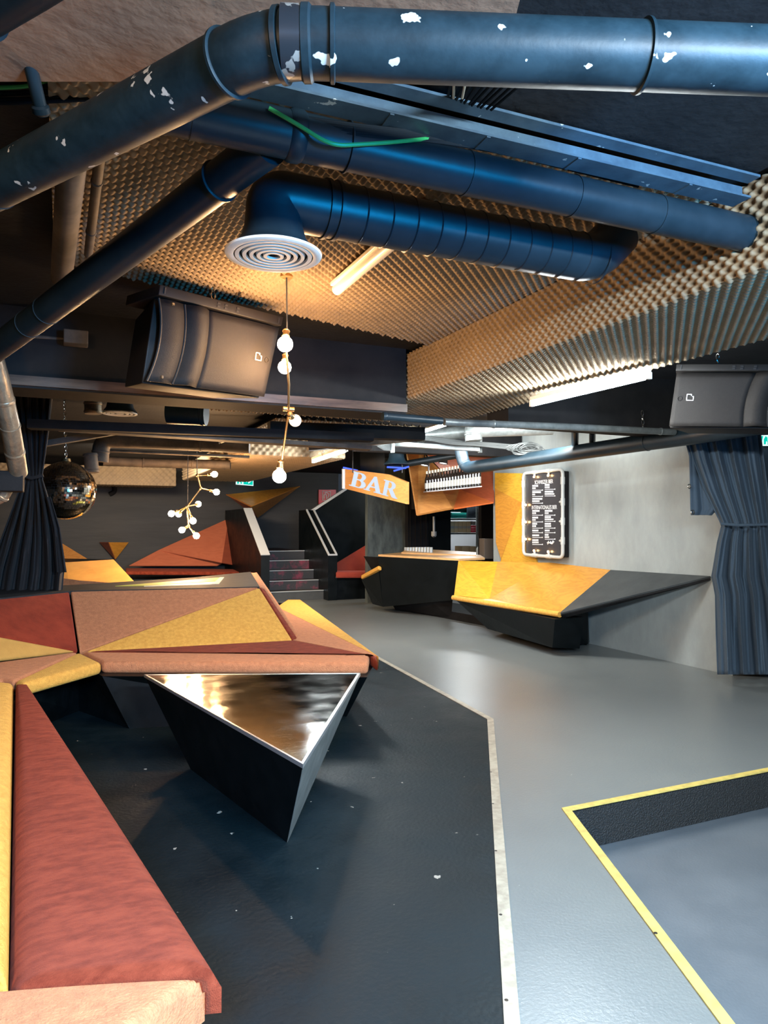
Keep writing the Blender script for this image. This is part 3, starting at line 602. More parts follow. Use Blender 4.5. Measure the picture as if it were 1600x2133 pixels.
# foam ceiling beyond
f2 = foam('acoustic_foam', G(1.2, 5.2, 2.5), CU, CV, -UP, 1.9, 1.6, 'sagging egg-crate foam piece just beyond the cross beam', amp=.03, res=8, pit=.07); tag(f2, None, 'acoustic foam')
f3 = foam('acoustic_foam', G(1.9, 6.9, 2.46), CU, CV, -UP, 1.6, 1.5, 'egg-crate foam piece between the near and distant foam ducts', amp=.03, res=8, pit=.09); tag(f3, None, 'acoustic foam')
chain('slotted hanging strap of the small lit tube lamp', P(684, 898, 8.0), P(672, 948, 8.3), .012, 7)
# right side pipes
pipe('heating_pipe', 'thick dark pipe with elbow running along the top of the grey wall', 'pipe', [P(958, 928, 8.7), P(968, 976, 8.7), P(1440, 908, 6.0), P(1680, 868, 5.0)], .075, 'pipe', fil=.14, collars=((.055, .01), (.66, .008)), n=28, ct=.004)
pipe('water_pipe', 'slim grey pipe running level below the right beam panel', 'pipe', [VP(925, 879, 4.52), VP(960, 881, 4.52), VP(1180, 889, 4.52), VP(1405, 900, 4.52)], .027, 'galv', collars=((.19, .01), (.93, .01)), n=18, ct=.004)
pipe('water_pipe', 'dark capped pipe stub left of the slim grey pipe', 'pipe', [VP(797, 867, 4.52), VP(920, 877, 4.52)], .028, 'pipe', collars=((.03, .012),), n=18, ct=.003)
pipe('water_pipe', 'left short upright pipe between the two right pipes', 'pipe', [P(1198, 895, 6.8), P(1198, 938, 7.3)], .035, 'pipe', n=14)
pipe('water_pipe', 'right short upright pipe between the two right pipes', 'pipe', [P(1234, 900, 6.8), P(1234, 930, 7.1)], .03, 'pipe', n=14)
pipe('bar_duct', 'bright galvanised duct with a down-turned mouth over the bar', 'air duct', [P(1150, 888, 8.0), P(1000, 893, 7.9), P(985, 893, 7.9), P(987, 918, 7.9)], .095, 'galv', fil=.12, collars=((.93, .01),), n=28)
pipe('bar_duct', 'bright galvanised straight duct left of the duct mouth', 'air duct', [P(870, 908, 8.3), P(985, 898, 8.1)], .075, 'galv', collars=((.1, .01),), n=24)
t = thing('cable_tray', 'white slotted cable tray on hanging brackets over the bar', 'cable tray', P(880, 928, 8.3))
obj('tray_base', MB().beam(P(770, 922, 8.4), P(1000, 936, 8.2), .10, .05), 'galv', t)
for px, py in ((818, 925), (1000, 925)):
    h = obj('tray_hanger', MB().beam(P(px, py - 30, 8.2), P(px, py + 18, 8.2), .05, .03, CU), 'galv', t)
    obj('hanger_arm', MB().prism([P(px - 30, py + 4, 8.2), P(px, py - 2, 8.2), P(px, py + 14, 8.2), P(px - 16, py + 12, 8.2)], CV * .04), 'galv', h)
cb = MB(); random.seed(5)
for k in range(9): cb.tube(fillet([P(860, 905 + k, 8.15), P(930, 920 + random.uniform(-6, 6), 8.1), P(1010, 926 + random.uniform(-5, 5), 8.0), P(1130, 940 + random.uniform(-8, 4), 7.8)], .3), .009, 6)
tag(obj('cable_bundle', cb, 'gcable'), 'loose grey cables lying over the tray above the bar', 'cables', None, 'stuff')
cb = MB()
for k in range(12):
    c = P(1098 + random.uniform(-14, 10), 934 + random.uniform(-3, 3), 7.7); rx = random.uniform(.10, .19); rz = random.uniform(.03, .06); tl = random.uniform(-.3, .3)
    cb.tube([c + CU * rx * math.cos(x) + UP * (rz * math.sin(x) + tl * rx * math.cos(x) * .3) + CV * .03 * math.sin(x * 2) for x in [i * math.pi / 9 for i in range(18)]], .005, 6, closed=True)
tag(obj('cable_coil', cb, 'gcable'), 'tangled coil of grey cable above the menu board', 'cables', None, 'stuff')
struct('ceiling', MB().prism([G(3.3, 8.2, 2.33), G(5.7, 8.2, 2.33), G(5.7, 8.4, 2.33), G(3.3, 8.4, 2.33)], UP * .35), 'black', 'dark beam over the front of the bar', smooth=0)
# ---------------------------------------------------------------- lounge island
SZ, LZ = .45, .85
N_ = Z(165, 1357, SZ)
def plate(name, pts, m, parent, t=.02, bevel=0.0): return obj(name, slab(pts, t), m, parent, smooth=30, bevel=bevel)
isl = thing('lounge_bench', 'long patchwork velvet lounge bench with raised ledge behind, facing the steel table', 'bench', (-1.6, 6.6, 0))
s_tl = Z(572, 1252, SZ); s_tr = Z(625, 1249, SZ); s_c = Z(785, 1366, SZ); s_b = Z(611, 1333, SZ)
ft0 = Z(213, 1378, SZ); fe0 = Z(768, 1380, SZ); fe1 = Z(771, 1363, SZ)
cushion('seat_cushion', [N_ + Vector((.02, 0, 0)), ft0, fe0, fe1], 'peach', isl, .085, .03, True)['label'] = 'peach velvet front roll'
cushion('seat_cushion', [N_ + Vector((.05, .01, 0)), fe1, Z(788, 1376, SZ), s_c, s_b], 'rust', isl, .085, .025, True)['label'] = 'rust red velvet wedge'
cushion('seat_cushion', [s_b, s_c, Z(577, 1264, SZ), s_tl], 'peach', isl, .07, .02, True)['label'] = 'peach velvet triangle'
cushion('seat_cushion', [Z(577, 1264, SZ), Z(784, 1365, SZ), Z(789, 1368, SZ), s_tr, Z(600, 1249, SZ)], 'gold', isl, .09, .02, True)['label'] = 'gold velvet aisle strip'
cushion('seat_cushion', [N_, Z(30, 1418, SZ), Z(46, 1424, SZ), Z(213, 1379, SZ)], 'gold', isl, .085, .03, True)['label'] = 'gold velvet corner wedge'
cushion('seat_cushion', [N_ - Vector((.01, 0, 0)), Z(-90, 1390, SZ), Z(-90, 1430, SZ), Z(4, 1414, SZ), Z(29, 1417, SZ)], 'peach', isl, .085, .02, True)['label'] = 'peach velvet corner seat'
l0 = Z(-120, 1258, LZ); l1 = Z(146, 1231, LZ); l2 = Z(541, 1222, LZ)
pa_, pb_, pc_ = l0, l1, N_
bl_ = PL(-120, 1302, pa_, pb_, pc_)
cushion('backrest_panel', [l0, l1, N_, PL(0, 1325, pa_, pb_, pc_), bl_], 'red', isl, .06, .022)['label'] = 'deep red velvet back panel'
cushion('backrest_panel', [bl_, PL(0, 1325, pa_, pb_, pc_), N_, Z(-90, 1388, SZ)], 'orange', isl, .06, .022)['label'] = 'orange velvet lower back triangle'
cushion('backrest_panel', [l1, Z(500, 1223, LZ), l2, Z(172, 1355, SZ), N_], 'peach', isl, .06, .022)['label'] = 'dusty peach velvet back triangle'
cushion('backrest_panel', [l2, s_b, Z(176, 1356, SZ)], 'gold', isl, .06, .022)['label'] = 'gold velvet back triangle'
cushion('backrest_panel', [l2, Z(551, 1226, LZ - .02), s_b + Vector((.03, .05, .01)), s_b], 'rust', isl, .05, .012)['label'] = 'narrow rust red end roll'
lr = Z(522, 1191, LZ)
cushion('backrest_panel', [lr, Z(535, 1194, LZ), s_tl + Vector((.02, 0, .01)), s_b + Vector((.04, .08, .02)), Z(551, 1226, LZ - .02), l2], 'peach', isl, .05, .02)['label'] = 'pale peach velvet side panel'
lf = Z(120, 1220, LZ); lf0 = Z(-120, 1232, LZ)
ledge = obj('ledge_top', MB().prism([l0, l1, l2, lr, Z(400, 1203, LZ), lf, lf0], -UP * .03), 'ledge', isl, smooth=0)
obj('ledge_inlay', MB().prism([Z(240, 1221.3, LZ), Z(458, 1203.5, LZ), Z(450, 1211, LZ), Z(300, 1220.8, LZ)], UP * .004), 'ygreen', isl, smooth=0)['label'] = 'yellow green slanted slot in the ledge'
obj('ledge_rim', MB().prism([Z(458, 1203.5, LZ), Z(467, 1203.3, LZ), Z(456, 1217, LZ), Z(440, 1217.5, LZ), Z(450, 1211, LZ)], UP * .006), 'rim', isl, smooth=0)
obj('ledge_rim', MB().prism([Z(300, 1221, LZ), Z(450, 1211.5, LZ), Z(442, 1217.5, LZ), Z(300, 1222, LZ)], UP * .003), 'rim', isl, smooth=0)
tp = [N_ + UP * -.08, Z(213, 1384, SZ) - UP * .08, Z(765, 1386, SZ) - UP * .08, s_c - UP * .08 + Vector((-.03, 0, 0)), s_tr - UP * .08, Z(560, 1240, SZ) - UP * .08, Z(-120, 1300, SZ) - UP * .08, Z(-120, 1428, SZ) - UP * .08, Z(35, 1420, SZ) - UP * .08]
fl = [Z(255, 1470, 0), Z(330, 1475, 0), Z(722, 1492, 0), Z(718, 1480, 0), Z(640, 1330, 0), Z(500, 1320, 0), Z(-500, 1400, 0), Z(-400, 1600, 0), Z(120, 1545, 0)]
fl = [Vector((N_.x, N_.y, 0)), Vector((-1.75, 4.98, 0)), Z(722, 1493, 0), Z(724, 1485, 0), Vector((-1.15, 9.0, 0)), Vector((-1.6, 9.4, 0)), Vector((-4.0, 6.6, 0)), Vector((-3.1, 4.6, 0)), Vector((-2.5, 4.5, 0))]
obj('bench_base', MB().loft(tp, fl), 'satin', isl, smooth=0)
obj('ledge_body', MB().loft([p - UP * .03 + (Vector((-1.6, 7, LZ)) - p).normalized() * .08 for p in (l0, l1, l2, lr, Z(400, 1203, LZ), lf, lf0)], [Vector((p.x, p.y, .37)) + (Vector((-1.6, 7, .37)) - Vector((p.x, p.y, .37))).normalized() * .1 for p in (l0, l1, l2, lr, Z(400, 1203, LZ), lf, lf0)]), 'satin', isl, smooth=0)
# near bench
nb = thing('lounge_bench', 'nearest lounge bench with a big rust red velvet seat at lower left', 'bench', (-1.4, 2.8, 0))
S1, S2 = Z(29, 1424, SZ), Z(14, 2052, SZ); E1, E2 = Z(40, 1424, SZ), Z(428, 2012, SZ)
def puffy(name, quad, m, parent, t, crown, r, nu=26, nv=14):
    # a quad pillow: crowned top, rounded rolled edges, flat underside
    a, b, c, d = quad; vs = []; g = []
    L1 = ((b - a).length + (c - d).length) / 2; L2 = ((d - a).length + (c - b).length) / 2
    def prof(x, L):                       # fraction 0..1 -> (fraction, drop)
        e = min(x, 1 - x) * L
        return 0 if e >= r else (r - math.sqrt(max(0, r * r - (r - e) ** 2)))
    def steps(L, n): e = r / L; return [k * e / 5 for k in range(5)] + [e + (1 - 2 * e) * i / n for i in range(n + 1)] + [1 - k * e / 5 for k in range(4, -1, -1)]
    us, ws = steps(L1, nu), steps(L2, nv)
    for u in us:
        for w_ in ws:
            p = a.lerp(b, u).lerp(d.lerp(c, u), w_); h = crown * (math.sin(math.pi * u) * math.sin(math.pi * w_)) ** .5 - max(prof(u, L1), prof(w_, L2))
            vs.append(p + UP * h)
    k = len(ws); fs = [(i * k + j, (i + 1) * k + j, (i + 1) * k + j + 1, i * k + j + 1) for i in range(len(us) - 1) for j in range(k - 1)]
    n = len(vs); rim = [i * k for i in range(len(us))] + [(len(us) - 1) * k + j for j in range(1, k)] + [i * k + k - 1 for i in range(len(us) - 2, -1, -1)] + [j for j in range(k - 2, 0, -1)]
    vs += [Vector((vs[i].x, vs[i].y, a.z - t)) for i in rim]
    for q_ in range(len(rim)): fs.append((rim[q_], n + q_, n + (q_ + 1) % len(rim), rim[(q_ + 1) % len(rim)]))
    fs.append(tuple(range(n, n + len(rim))))
    return obj(name, MB().add(vs, fs), m, parent, smooth=70)
puffy('seat_cushion', [S1 + Vector((.01, 0, 0)), E1 + Vector((.05, .0, 0)), E2 + Vector((.035, 0, 0)), S2 + Vector((.005, 0, 0))][::1], 'rust', nb, .10, .02, .045)['label'] = 'rust red velvet seat'
puffy('seat_cushion', [S2 + Vector((-.06, -.012, 0)), E2 + Vector((.005, -.025, 0)), Vector((-.62, 1.10, SZ)), Vector((-1.3, 1.05, SZ))], 'peach', nb, .10, .015, .04)['label'] = 'peach velvet end seat'
puffy('backrest_panel', [S1 + Vector((-.012, .02, .0)), S2 + Vector((-.012, .03, 0)), S2 + Vector((-.5, .1, .03)), S1 + Vector((-.5, .05, .03))], 'gold', nb, .10, .03, .04)['label'] = 'gold velvet panel along the left edge'
q4 = [S1, E1, E2, Vector((-.6, 1.12, SZ)), Vector((-1.4, 1.05, SZ)), S2 + Vector((-.45, .1, 0)), S1 + Vector((-.45, 0, 0))]
obj('bench_base', MB().loft([p - UP * .095 + (Vector((-1.7, 2.7, SZ)) - p).normalized() * .02 for p in q4], [Vector((p.x, p.y, .0)) + (Vector((-2.2, 2.9, 0)) - Vector((p.x, p.y, 0))).normalized() * .30 for p in q4]), 'satin', nb, smooth=0)

# steel table
T1, T2, T3 = Z(300, 1405, .46), Z(751, 1402, .46), Z(631, 1592, .46)
B1, B2, B3 = Z(597, 1756, 0), Z(398, 1604, 0), Z(590, 1600, 0)
tb = thing('lounge_table', 'faceted black table with a triangular polished steel top', 'table', (B1 + B2 + B3) / 3)
ins = lambda pts, k: [p + ((sum(pts, Vector()) / len(pts)) - p).normalized() * k for p in pts]
top3 = [T1, T2, T3]
obj('table_top', MB().prism([p - UP * .0 for p in ins(top3, .035)], -UP * .012), 'mirror', tb, smooth=0)
for a, b in ((0, 1), (1, 2), (2, 0)):
    i3 = ins(top3, .03); obj('top_edge', MB().prism([top3[a], top3[b], i3[b], i3[a]], -UP * .018 + UP * .0), 'steel', tb, smooth=0).location.z += .001
c_ = (T1 + T2 + T3) / 3
tt = [p - UP * .018 for p in ins(top3, .012)]
obj('table_body', MB().loft([tt[0], tt[2], tt[1]], [B2, B1, B3]), 'satin', tb, smooth=0)
o_ = .004
nrm = (T2 - T3).cross(B1 - T3).normalized(); nrm = nrm if nrm.dot(CAM - T3) > 0 else -nrm
obj('side_panel', MB().prism([tt[2] + nrm * .003, tt[1] + nrm * .003, B1 + nrm * .003], -nrm * .002), 'side', tb, smooth=0)['label'] = 'brushed steel side facing the aisle'

# ---------------------------------------------------------------- far left benches and wall pieces
fb = thing('wall_bench', 'salmon plywood backed bench along the far dark wall beside the steps', 'bench', G(1.5, 15.2, 0))
a1, a2, a3, a4, a5 = VP(269, 1178, 15.6), VP(330, 1146, 15.9), VP(476, 1080, 16.1), VP(540, 1186, 15.5), VP(470, 1172, 15.2)
plate('back_panel', [a1, a2, VP(462, 1173, 15.5), VP(452, 1178, 15.5)], 'wred', fb)
plate('back_panel', [a2, a3, VP(462, 1172, 15.3)], 'wred', fb); plate('back_panel', [a3, a4, VP(462, 1172, 15.3)], 'wred2', fb)['label'] = 'dark red plywood facet'
obj('seat_cushion', MB().prism([VP(262, 1183, 15.4), VP(545, 1186, 15.3), VP(545, 1192, 14.7), VP(262, 1190, 14.7)], -UP * .07), 'rust', fb, bevel=.02)
obj('bench_base', MB().prism([VP(262, 1189, 15.4) - UP * .1, VP(540, 1191, 15.3) - UP * .1, VP(540, 1196, 14.9) - UP * .1, VP(262, 1196, 14.9) - UP * .1], -UP * .33), 'satin', fb, smooth=0)
ob = thing('wall_bench', 'amber panelled low bench behind the ledge, right of the left curtain', 'bench', P(200, 1215, 8.3))
plate('back_panel', [P(100, 1173, 8.6), P(237, 1165, 8.9), P(282, 1213, 8.0), P(100, 1228, 8.0)], 'orange', ob, .04, .008)
plate('lower_panel', [P(100, 1200, 7.97), P(165, 1209, 7.97), P(262, 1216, 7.95), P(100, 1232, 7.93)], 'peach', ob, .03)
obj('bench_base', MB().loft([P(100, 1176, 8.75), P(236, 1168, 9.05), P(278, 1216, 8.1), P(100, 1230, 8.1)], [Vector((P(100, 1176, 8.75).x, 8.8, 0)), Vector((P(236, 1168, 9).x, 9.0, 0)), Vector((P(278, 1216, 8.1).x - .1, 8.2, 0)), Vector((P(100, 1230, 8.1).x, 8.2, 0))]), 'satin', ob, smooth=0)
plt_ = thing('wall_wedge', 'amber plywood triangle rising at the far left behind the curtain', 'wall decoration', VP(150, 1166, 15.8))
plate('facet', [VP(110, 1120, 16.1), VP(182, 1164, 15.9), VP(110, 1166, 15.7)], 'wt', plt_)
tag(obj('dark_sill', MB().prism([VP(120, 1163, 15.6), VP(225, 1165, 15.6), VP(225, 1172, 14.8), VP(120, 1172, 14.8)], -UP * .05), 'satin', smooth=0), 'thin black sill behind the amber bench', 'sill')
def wedge(label, pts, apex, faces, ms):
    t = thing('wall_wedge', label, 'wall decoration', sum(pts, Vector()) / len(pts)); V_ = pts + [apex]
    for f, m in zip(faces, ms): plate('facet', [V_[i] for i in f], m, t, .012)
    return t
wedge('small three-sided plywood wedge on the dark wall above the amber bench', [VP(207, 1130, 16.15), VP(268, 1130, 16.15), VP(240, 1166, 16.1)], VP(226, 1130, 15.7),
      [(0, 3, 2), (3, 1, 2)], ['wr', 'wo'])
wedge('large bright plywood wedge pointing right on the wall above the steps', [VP(471, 1030, 16.1), VP(625, 1013, 16.1), VP(537, 1079, 16.1)], VP(523, 1055, 15.3),
      [(0, 1, 3), (3, 1, 2), (0, 3, 2)], ['wo', 'wt', 'wr'])

# ---------------------------------------------------------------- steps with parapets
st = thing('stair_flight', 'dark steps with pale metal nosings and pink worn risers between two slanted parapets', 'stairs', G(4.0, 13.3, 0))
u0_, u1_, hs, gs, v0_ = 3.44, 4.52, .178, .30, 13.0
for k in range(5):
    o = obj('step', MB().box(G((u0_ + u1_) / 2, v0_ + gs * k + (3.2 - gs * k) / 2, hs * (k + .5)), CU, CV, UP, u1_ - u0_ - .005, 3.2 - gs * k, hs - .002), 'pink' if k else 'step', st, smooth=0)
    obj('nosing', MB().box(G((u0_ + u1_) / 2, v0_ + gs * k + .006, hs * (k + 1) - .004), CU, CV, UP, u1_ - u0_ - .01, .045, .016), 'nose', o, smooth=0)
def parapet(label, u0, u1, prof, capsegs):
    t = thing('stair_parapet', label, 'parapet', G((u0 + u1) / 2, prof[0][0], 0))
    obj('parapet_wall', MB().prism([G(u0, v, z) for v, z in prof], CU * (u1 - u0)), 'satin', t, smooth=0)
    for a, b in capsegs:
        (va, za), (vb, zb_) = a, b; n = Vector((0, -(zb_ - za), (vb - va))).normalized()
        pts = [G(u0 - .005, va, za), G(u1 + .005, va, za), G(u1 + .005, vb, zb_), G(u0 - .005, vb, zb_)]
        nn = newell(pts); nn = nn if nn.dot(UP) > 0 else -nn; obj('parapet_cap', MB().prism(pts, nn * .018), 'capw', t, smooth=0)
    return t
parapet('left stair parapet, black sided with a white slanted cap', 3.28, 3.44, [(12.9, 0), (12.9, .86), (14.3, 1.74), (16.1, 1.74), (16.1, 0)], [((12.9, .86), (14.3, 1.74))])
rp = parapet('right stair parapet with white edge beside the dark tall panel', 4.52, 4.70, [(12.75, 0), (12.75, .86), (14.1, 1.72), (14.6, 1.72), (14.6, 0)], [])
for uu in (4.53, 4.68):
    obj('edge_strip', MB().beam(G(uu, 12.74, .86), G(uu, 14.09, 1.725), .03, .03), 'capw', rp)
obj('edge_strip', MB().beam(G(4.52, 12.745, .855), G(4.70, 12.745, .855), .02, .03), 'capw', rp)
chain('hanging chain beside the right stair parapet', VP(649, 1078, 14.0), VP(649, 1140, 13.9), .02, 14)
# tall dark panel with sloping white edge
w1, w2 = VP(646, 1066, 14.2), VP(720, 1018, 14.2)
tpn = thing('tall_partition', 'tall dark partition with a sloping white edge left of the bar sign', 'partition', VP(720, 1180, 13.8))
pp = [w1, w2, VP(722, 985, 14.2), VP(768, 985, 14.2), VP(768, 1215, 14.2), VP(699, 1215, 14.2), VP(684, 1150, 14.2)]
obj('panel', slab(pp, .06), 'satin', tpn, smooth=0)
obj('edge_strip', MB().beam(w1 - CV * .02, w2 - CV * .02, .07, .05), 'capw', tpn)
nk = thing('wall_bench', 'dark red velvet nook bench between the right parapet and the bar', 'bench', G(5.2, 13, 0))
cushion('backrest_panel', [VP(700, 1188, 13.2), VP(700, 1172, 13.3), VP(765, 1133, 13.45), VP(775, 1189, 13.1)], 'wine', nk, .05, .02)
obj('seat_cushion', MB().prism([VP(700, 1192, 12.6), VP(700, 1188, 13.1), VP(776, 1188, 13.1), VP(776, 1192, 12.6)], -UP * .11), 'wine', nk, bevel=.03)
zz = VP(700, 1192, 12.6).z - .11
obj('seat_board', MB().prism([VP(699, 1201, 12.65), VP(776, 1201, 12.65), VP(776, 1200, 13.1), VP(699, 1200, 13.1)], -UP * .03), 'step', nk, smooth=0)
b0, b1 = VP(699, 1206, 12.8), VP(800, 1206, 12.8)
obj('bench_base', MB().prism([Vector((b0.x, b0.y, 0)), Vector((b1.x, b1.y, 0)), Vector((b1.x, b1.y, b1.z)), Vector((b0.x, b0.y, b0.z))], CV * .3), 'satin', nk, smooth=0)

# ---------------------------------------------------------------- bar back walls
BVv = 11.6
def wallpiece(px0, px1, v, label, m, z0=0, z1=2.65, th=.12):
    a, b = VP(px0, 1095, v), VP(px1, 1095, v)
    return struct('wall_back', MB().prism([Vector((a.x, a.y, z0)), Vector((b.x, b.y, z0)), Vector((b.x, b.y, z1)), Vector((a.x, a.y, z1))], CV * th), m, label, smooth=0)
wallpiece(766, 852, 12.1, 'streaky grey green column wall under the bar sign', 'gwall2')
wallpiece(850, 896, 11.62, 'dark ribbed panel behind the bar, left', 'black')
wallpiece(894, 939, 11.6, 'smooth black panel behind the bar with the dispenser', 'satin')
wallpiece(1003, 1080, 11.4, 'dark brown post right of the store room opening', 'spk')
for k in range(4):
    p = VP(855 + k * 11, 1095, 11.6); obj_ = struct('trim_5' if k == 0 else 'trim_5', MB().box(Vector((p.x, p.y, 1.3)), CU, CV, UP, .012, .02, 2.5), 'spk', 'narrow vertical rib on the dark panel behind the bar', smooth=0)
a = VP(939, 1095, 11.6); b = VP(1003, 1095, 11.6)
struct('wall_back', MB().prism([VP(930, 1090, 13.3) * Vector((1, 1, 0)).length * 0 + Vector((VP(925, 1095, 13.3).x, VP(925, 1095, 13.3).y, 0)), Vector((VP(1040, 1095, 13.3).x, VP(1040, 1095, 13.3).y, 0)), Vector((VP(1040, 1095, 13.3).x, VP(1040, 1095, 13.3).y, 2.6)), Vector((VP(925, 1095, 13.3).x, VP(925, 1095, 13.3).y, 2.6))], CV * .1), 'room', 'pale wall of the lit store room behind the bar', smooth=0)
c1 = VP(970, 1095, 12.4)
tube_lamp('store room tube lamp behind the bar canopy', Vector((c1.x - .4, c1.y - .2, 2.58)), Vector((c1.x + .4, c1.y + .2, 2.58)), on='tube')
# shelves
sh = thing('shelving_rack', 'pale metal shelving rack in the store room opening', 'shelving', VP(970, 1170, 12.9))
def sb(py, v0=12.4, v1=12.9): 
    return [VP(936, py, v0), VP(1006, py, v0), VP(1006, py, v0) + CV * (v1 - v0), VP(936, py, v0) + CV * (v1 - v0)]
for py in (1080, 1110, 1173): obj('shelf', MB().prism(sb(py), -UP * .03), 'galv', sh, smooth=0)
for px in (993.5, 1001): obj('rack_post', MB().beam(VP(px, 1050, 12.35), VP(px, 1165, 12.35) - UP * (VP(px, 1165, 12.35).z - .002), .03, .03, CU), 'galv', sh)
def cuboid(name, label, cat, px0, py0, px1, py1, v, dp, m, group=None, bevel=.004):
    a, b, c, d = VP(px0, py1, v), VP(px1, py1, v), VP(px1, py0, v), VP(px0, py0, v)
    return tag(obj(name, MB().prism([a, b, c, d], CV * dp), m, bevel=bevel, smooth=30), label, cat, group)
cuboid('storage_crate', 'teal plastic crate on the upper store room shelf', 'crate', 941, 1068, 972, 1079.2, 12.42, .35, 'crate')
cuboid('storage_crate', 'dark crate stacked behind the teal crate', 'crate', 948, 1056, 974, 1066, 12.5, .3, 'satin')
cuboid('storage_crate', 'tall dark blue crate right of the teal crate', 'crate', 975, 1054, 992, 1079.2, 12.45, .3, 'spall')
for k in range(5):
    o = cuboid('carton', ('leftmost', 'second', 'middle', 'fourth', 'rightmost')[k] + ' of the five beige cartons on the lower shelf', 'carton', 938.3 + k * 8.6, 1086, 946.3 + k * 8.6, 1109.3, 12.42, .3, 'card', 'beige cartons on the lower shelf')
    a = VP(938.6 + k * 8.6, 1101, 12.415); b = VP(946 + k * 8.6, 1101, 12.415); obj('carton_label', MB().prism([a, b, b + UP * .05, a + UP * .05], -CV * .003), 'lab', o)
for k in range(3):
    cuboid('carton', ('bottom', 'middle', 'top')[k] + ' red box of the stack beside the beige cartons', 'carton', 981.5, 1104.3 - k * 5, 992, 1109 - k * 5, 12.42, .3, 'redbox', 'stacked red boxes', .002)
cuboid('carton', 'white carton standing on the red boxes', 'carton', 983, 1086, 991, 1093.8, 12.45, .25, 'lab', None, .002)
cuboid('carton', 'left tan carton low in the store room', 'carton', 963, 1138, 978, 1172, 12.5, .3, 'card'); cuboid('carton', 'right tan carton low in the store room', 'carton', 978.6, 1138, 993, 1172, 12.5, .3, 'card')
tag(obj('white_jug', MB().lathe([(0, 0), (.06, 0), (.06, .2), (.02, .26), (.02, .3), (0, .3)], VP(998, 1165, 12.3), UP, 14), 'pvc'), 'white plastic jug at the right foot of the rack', 'jug')
# dispenser
dsp = thing('soap_dispenser', 'white upside-down dispenser bottle on the black panel behind the bar', 'dispenser', VP(904, 1118, 11.5))
obj('bottle', MB().lathe([(0, .27), (.022, .27), (.022, 0), (.05, 0), (.05, -.08), (.03, -.10), (0, -.1)], VP(904, 1107, 11.53), UP, 14), 'pvc', dsp)
obj('nozzle', MB().tube([VP(904, 1112, 11.5), VP(904, 1120, 11.5)], .012, 8), 'cord', dsp)

# ---------------------------------------------------------------- bar counter
bar = thing('bar_counter', 'black faceted bar counter with plywood top left of the yellow panels', 'bar counter', P(870, 1262, 11.2))
c0, c1, c2, c3 = P(788, 1159, 11.2), P(955, 1168, 10.27), P(944, 1250, 10.5), P(798, 1264, 11.6)
obj('front_panel', slab([c0, c1, c2, c3], .06), 'satin', bar, smooth=0)
c4 = P(757, 1207, 11.9); c5 = P(788, 1182, 11.3)
cL = [c5, c3, P(776, 1258, 12.0), P(753, 1207, 12.0)]
obj('end_panel', slab(cL, .05), 'satin', bar, smooth=0)
cushion('edge_cushion', [P(752, 1206, 11.95), P(788, 1186, 11.2), P(788, 1178, 11.25), P(752, 1198, 12.0)], 'gold', bar, .06, .015)['label'] = 'short yellow padded edge'
obj('counter_top', MB().prism([c0, c1, P(1010, 1166, 10.6), P(1000, 1160, 10.9), P(850, 1153, 12.2)], UP * .03), 'beige', bar, smooth=0)
obj('counter_top', MB().prism([P(836, 1157, 11.6), P(992, 1163, 10.75), P(992, 1157, 11.1), P(850, 1148, 12.0)], UP * .05), 'beige', bar, smooth=0)
obj('counter_body', MB().loft([c0 - UP * .02 + CV * .08, c1 - UP * .02 + CV * .08, c1 + CV * .6 - UP * .02, c0 + CV * .6 - UP * .02], [Vector((c3.x + .2, c3.y + .3, .02)), Vector((c2.x, c2.y + .3, .02)), Vector((c2.x, c2.y + .9, .02)), Vector((c3.x + .2, c3.y + .9, .02))]), 'black', bar, smooth=0)
pl0, pl1, pl2 = Z(832, 1270, 0), Z(1010, 1300, 0), Z(1222, 1344, 0)
obj('plinth', MB().prism([pl0, pl2, pl2 + Vector((.35, .9, 0)), pl0 + Vector((.5, .6, 0))], UP * .12), 'black', bar, smooth=0)
bar2 = thing('faceted_bench', 'yellow plywood faceted bench front under the menu board with black base', 'bench', P(1080, 1300, 9))
SE0, SE1 = Z(946, 1245, .45), Z(1165, 1280, .45)
wl = lambda px, py: UPl(px, py, RW - .012)
q0, q1, q2, q3 = c1, wl(1120, 1172), wl(1272, 1187), wl(1480, 1200)
ctr = PL(1027, 1243, q0, SE0, SE1) if False else Z(1030, 1248, .50)
mid = PL(1040, 1167, q0, q1, SE0)
mid = q0.lerp(q1, (1040 - 955) / (1120 - 955.))
def bend(n, pts, m, lab=None):
    o = plate(n, pts, m, bar2, .018)
    if lab: o['label'] = lab
bend('front_facet', [c1, SE0 + UP * .03, Z(1020, 1247, .49)], 'wy2', 'bright yellow plywood triangle'); bend('front_facet', [c1, Z(1020, 1247, .49), mid], 'wy')
bend('front_facet', [mid, Z(1020, 1247, .49), wl(1150, 1172)], 'wo', 'amber plywood triangle'); bend('front_facet', [wl(1150, 1172), Z(1020, 1247, .49), q2], 'wo')
bend('front_facet', [Z(1020, 1247, .49), SE1 + UP * .015, q2], 'wo', 'broad amber plywood facet'); bend('front_facet', [Z(1020, 1247, .49), SE0 + UP * .02, SE1 + UP * .012], 'wy')
sd_ = (SE1 - SE0).normalized()
obj('edge_roll', MB().tube([SE0 - sd_ * .02, SE0, SE1, SE1 + sd_ * .01], .032, 12), 'gold', bar2)
bend('black_facet', [q2, SE1 + UP * .015, q3], 'lit_black', 'black triangular shelf wedge against the wall')
obj('black_facet_underside', MB().loft([q2 - UP * .02, SE1 - UP * .01, q3 - UP * .02], [q2 - UP * .06, SE1 - UP * .05 + Vector((.04, .04, 0)), q3 - UP * .04]), 'black', bar2, smooth=0)
k0, k1 = Z(950, 1250, .41), Z(1156, 1290, .41)
r0, r1 = Z(1012, 1312, .06), Z(1153, 1338, .06)
r0 = P(1008, 1308, k0.lerp(k1, .45).y - .05)
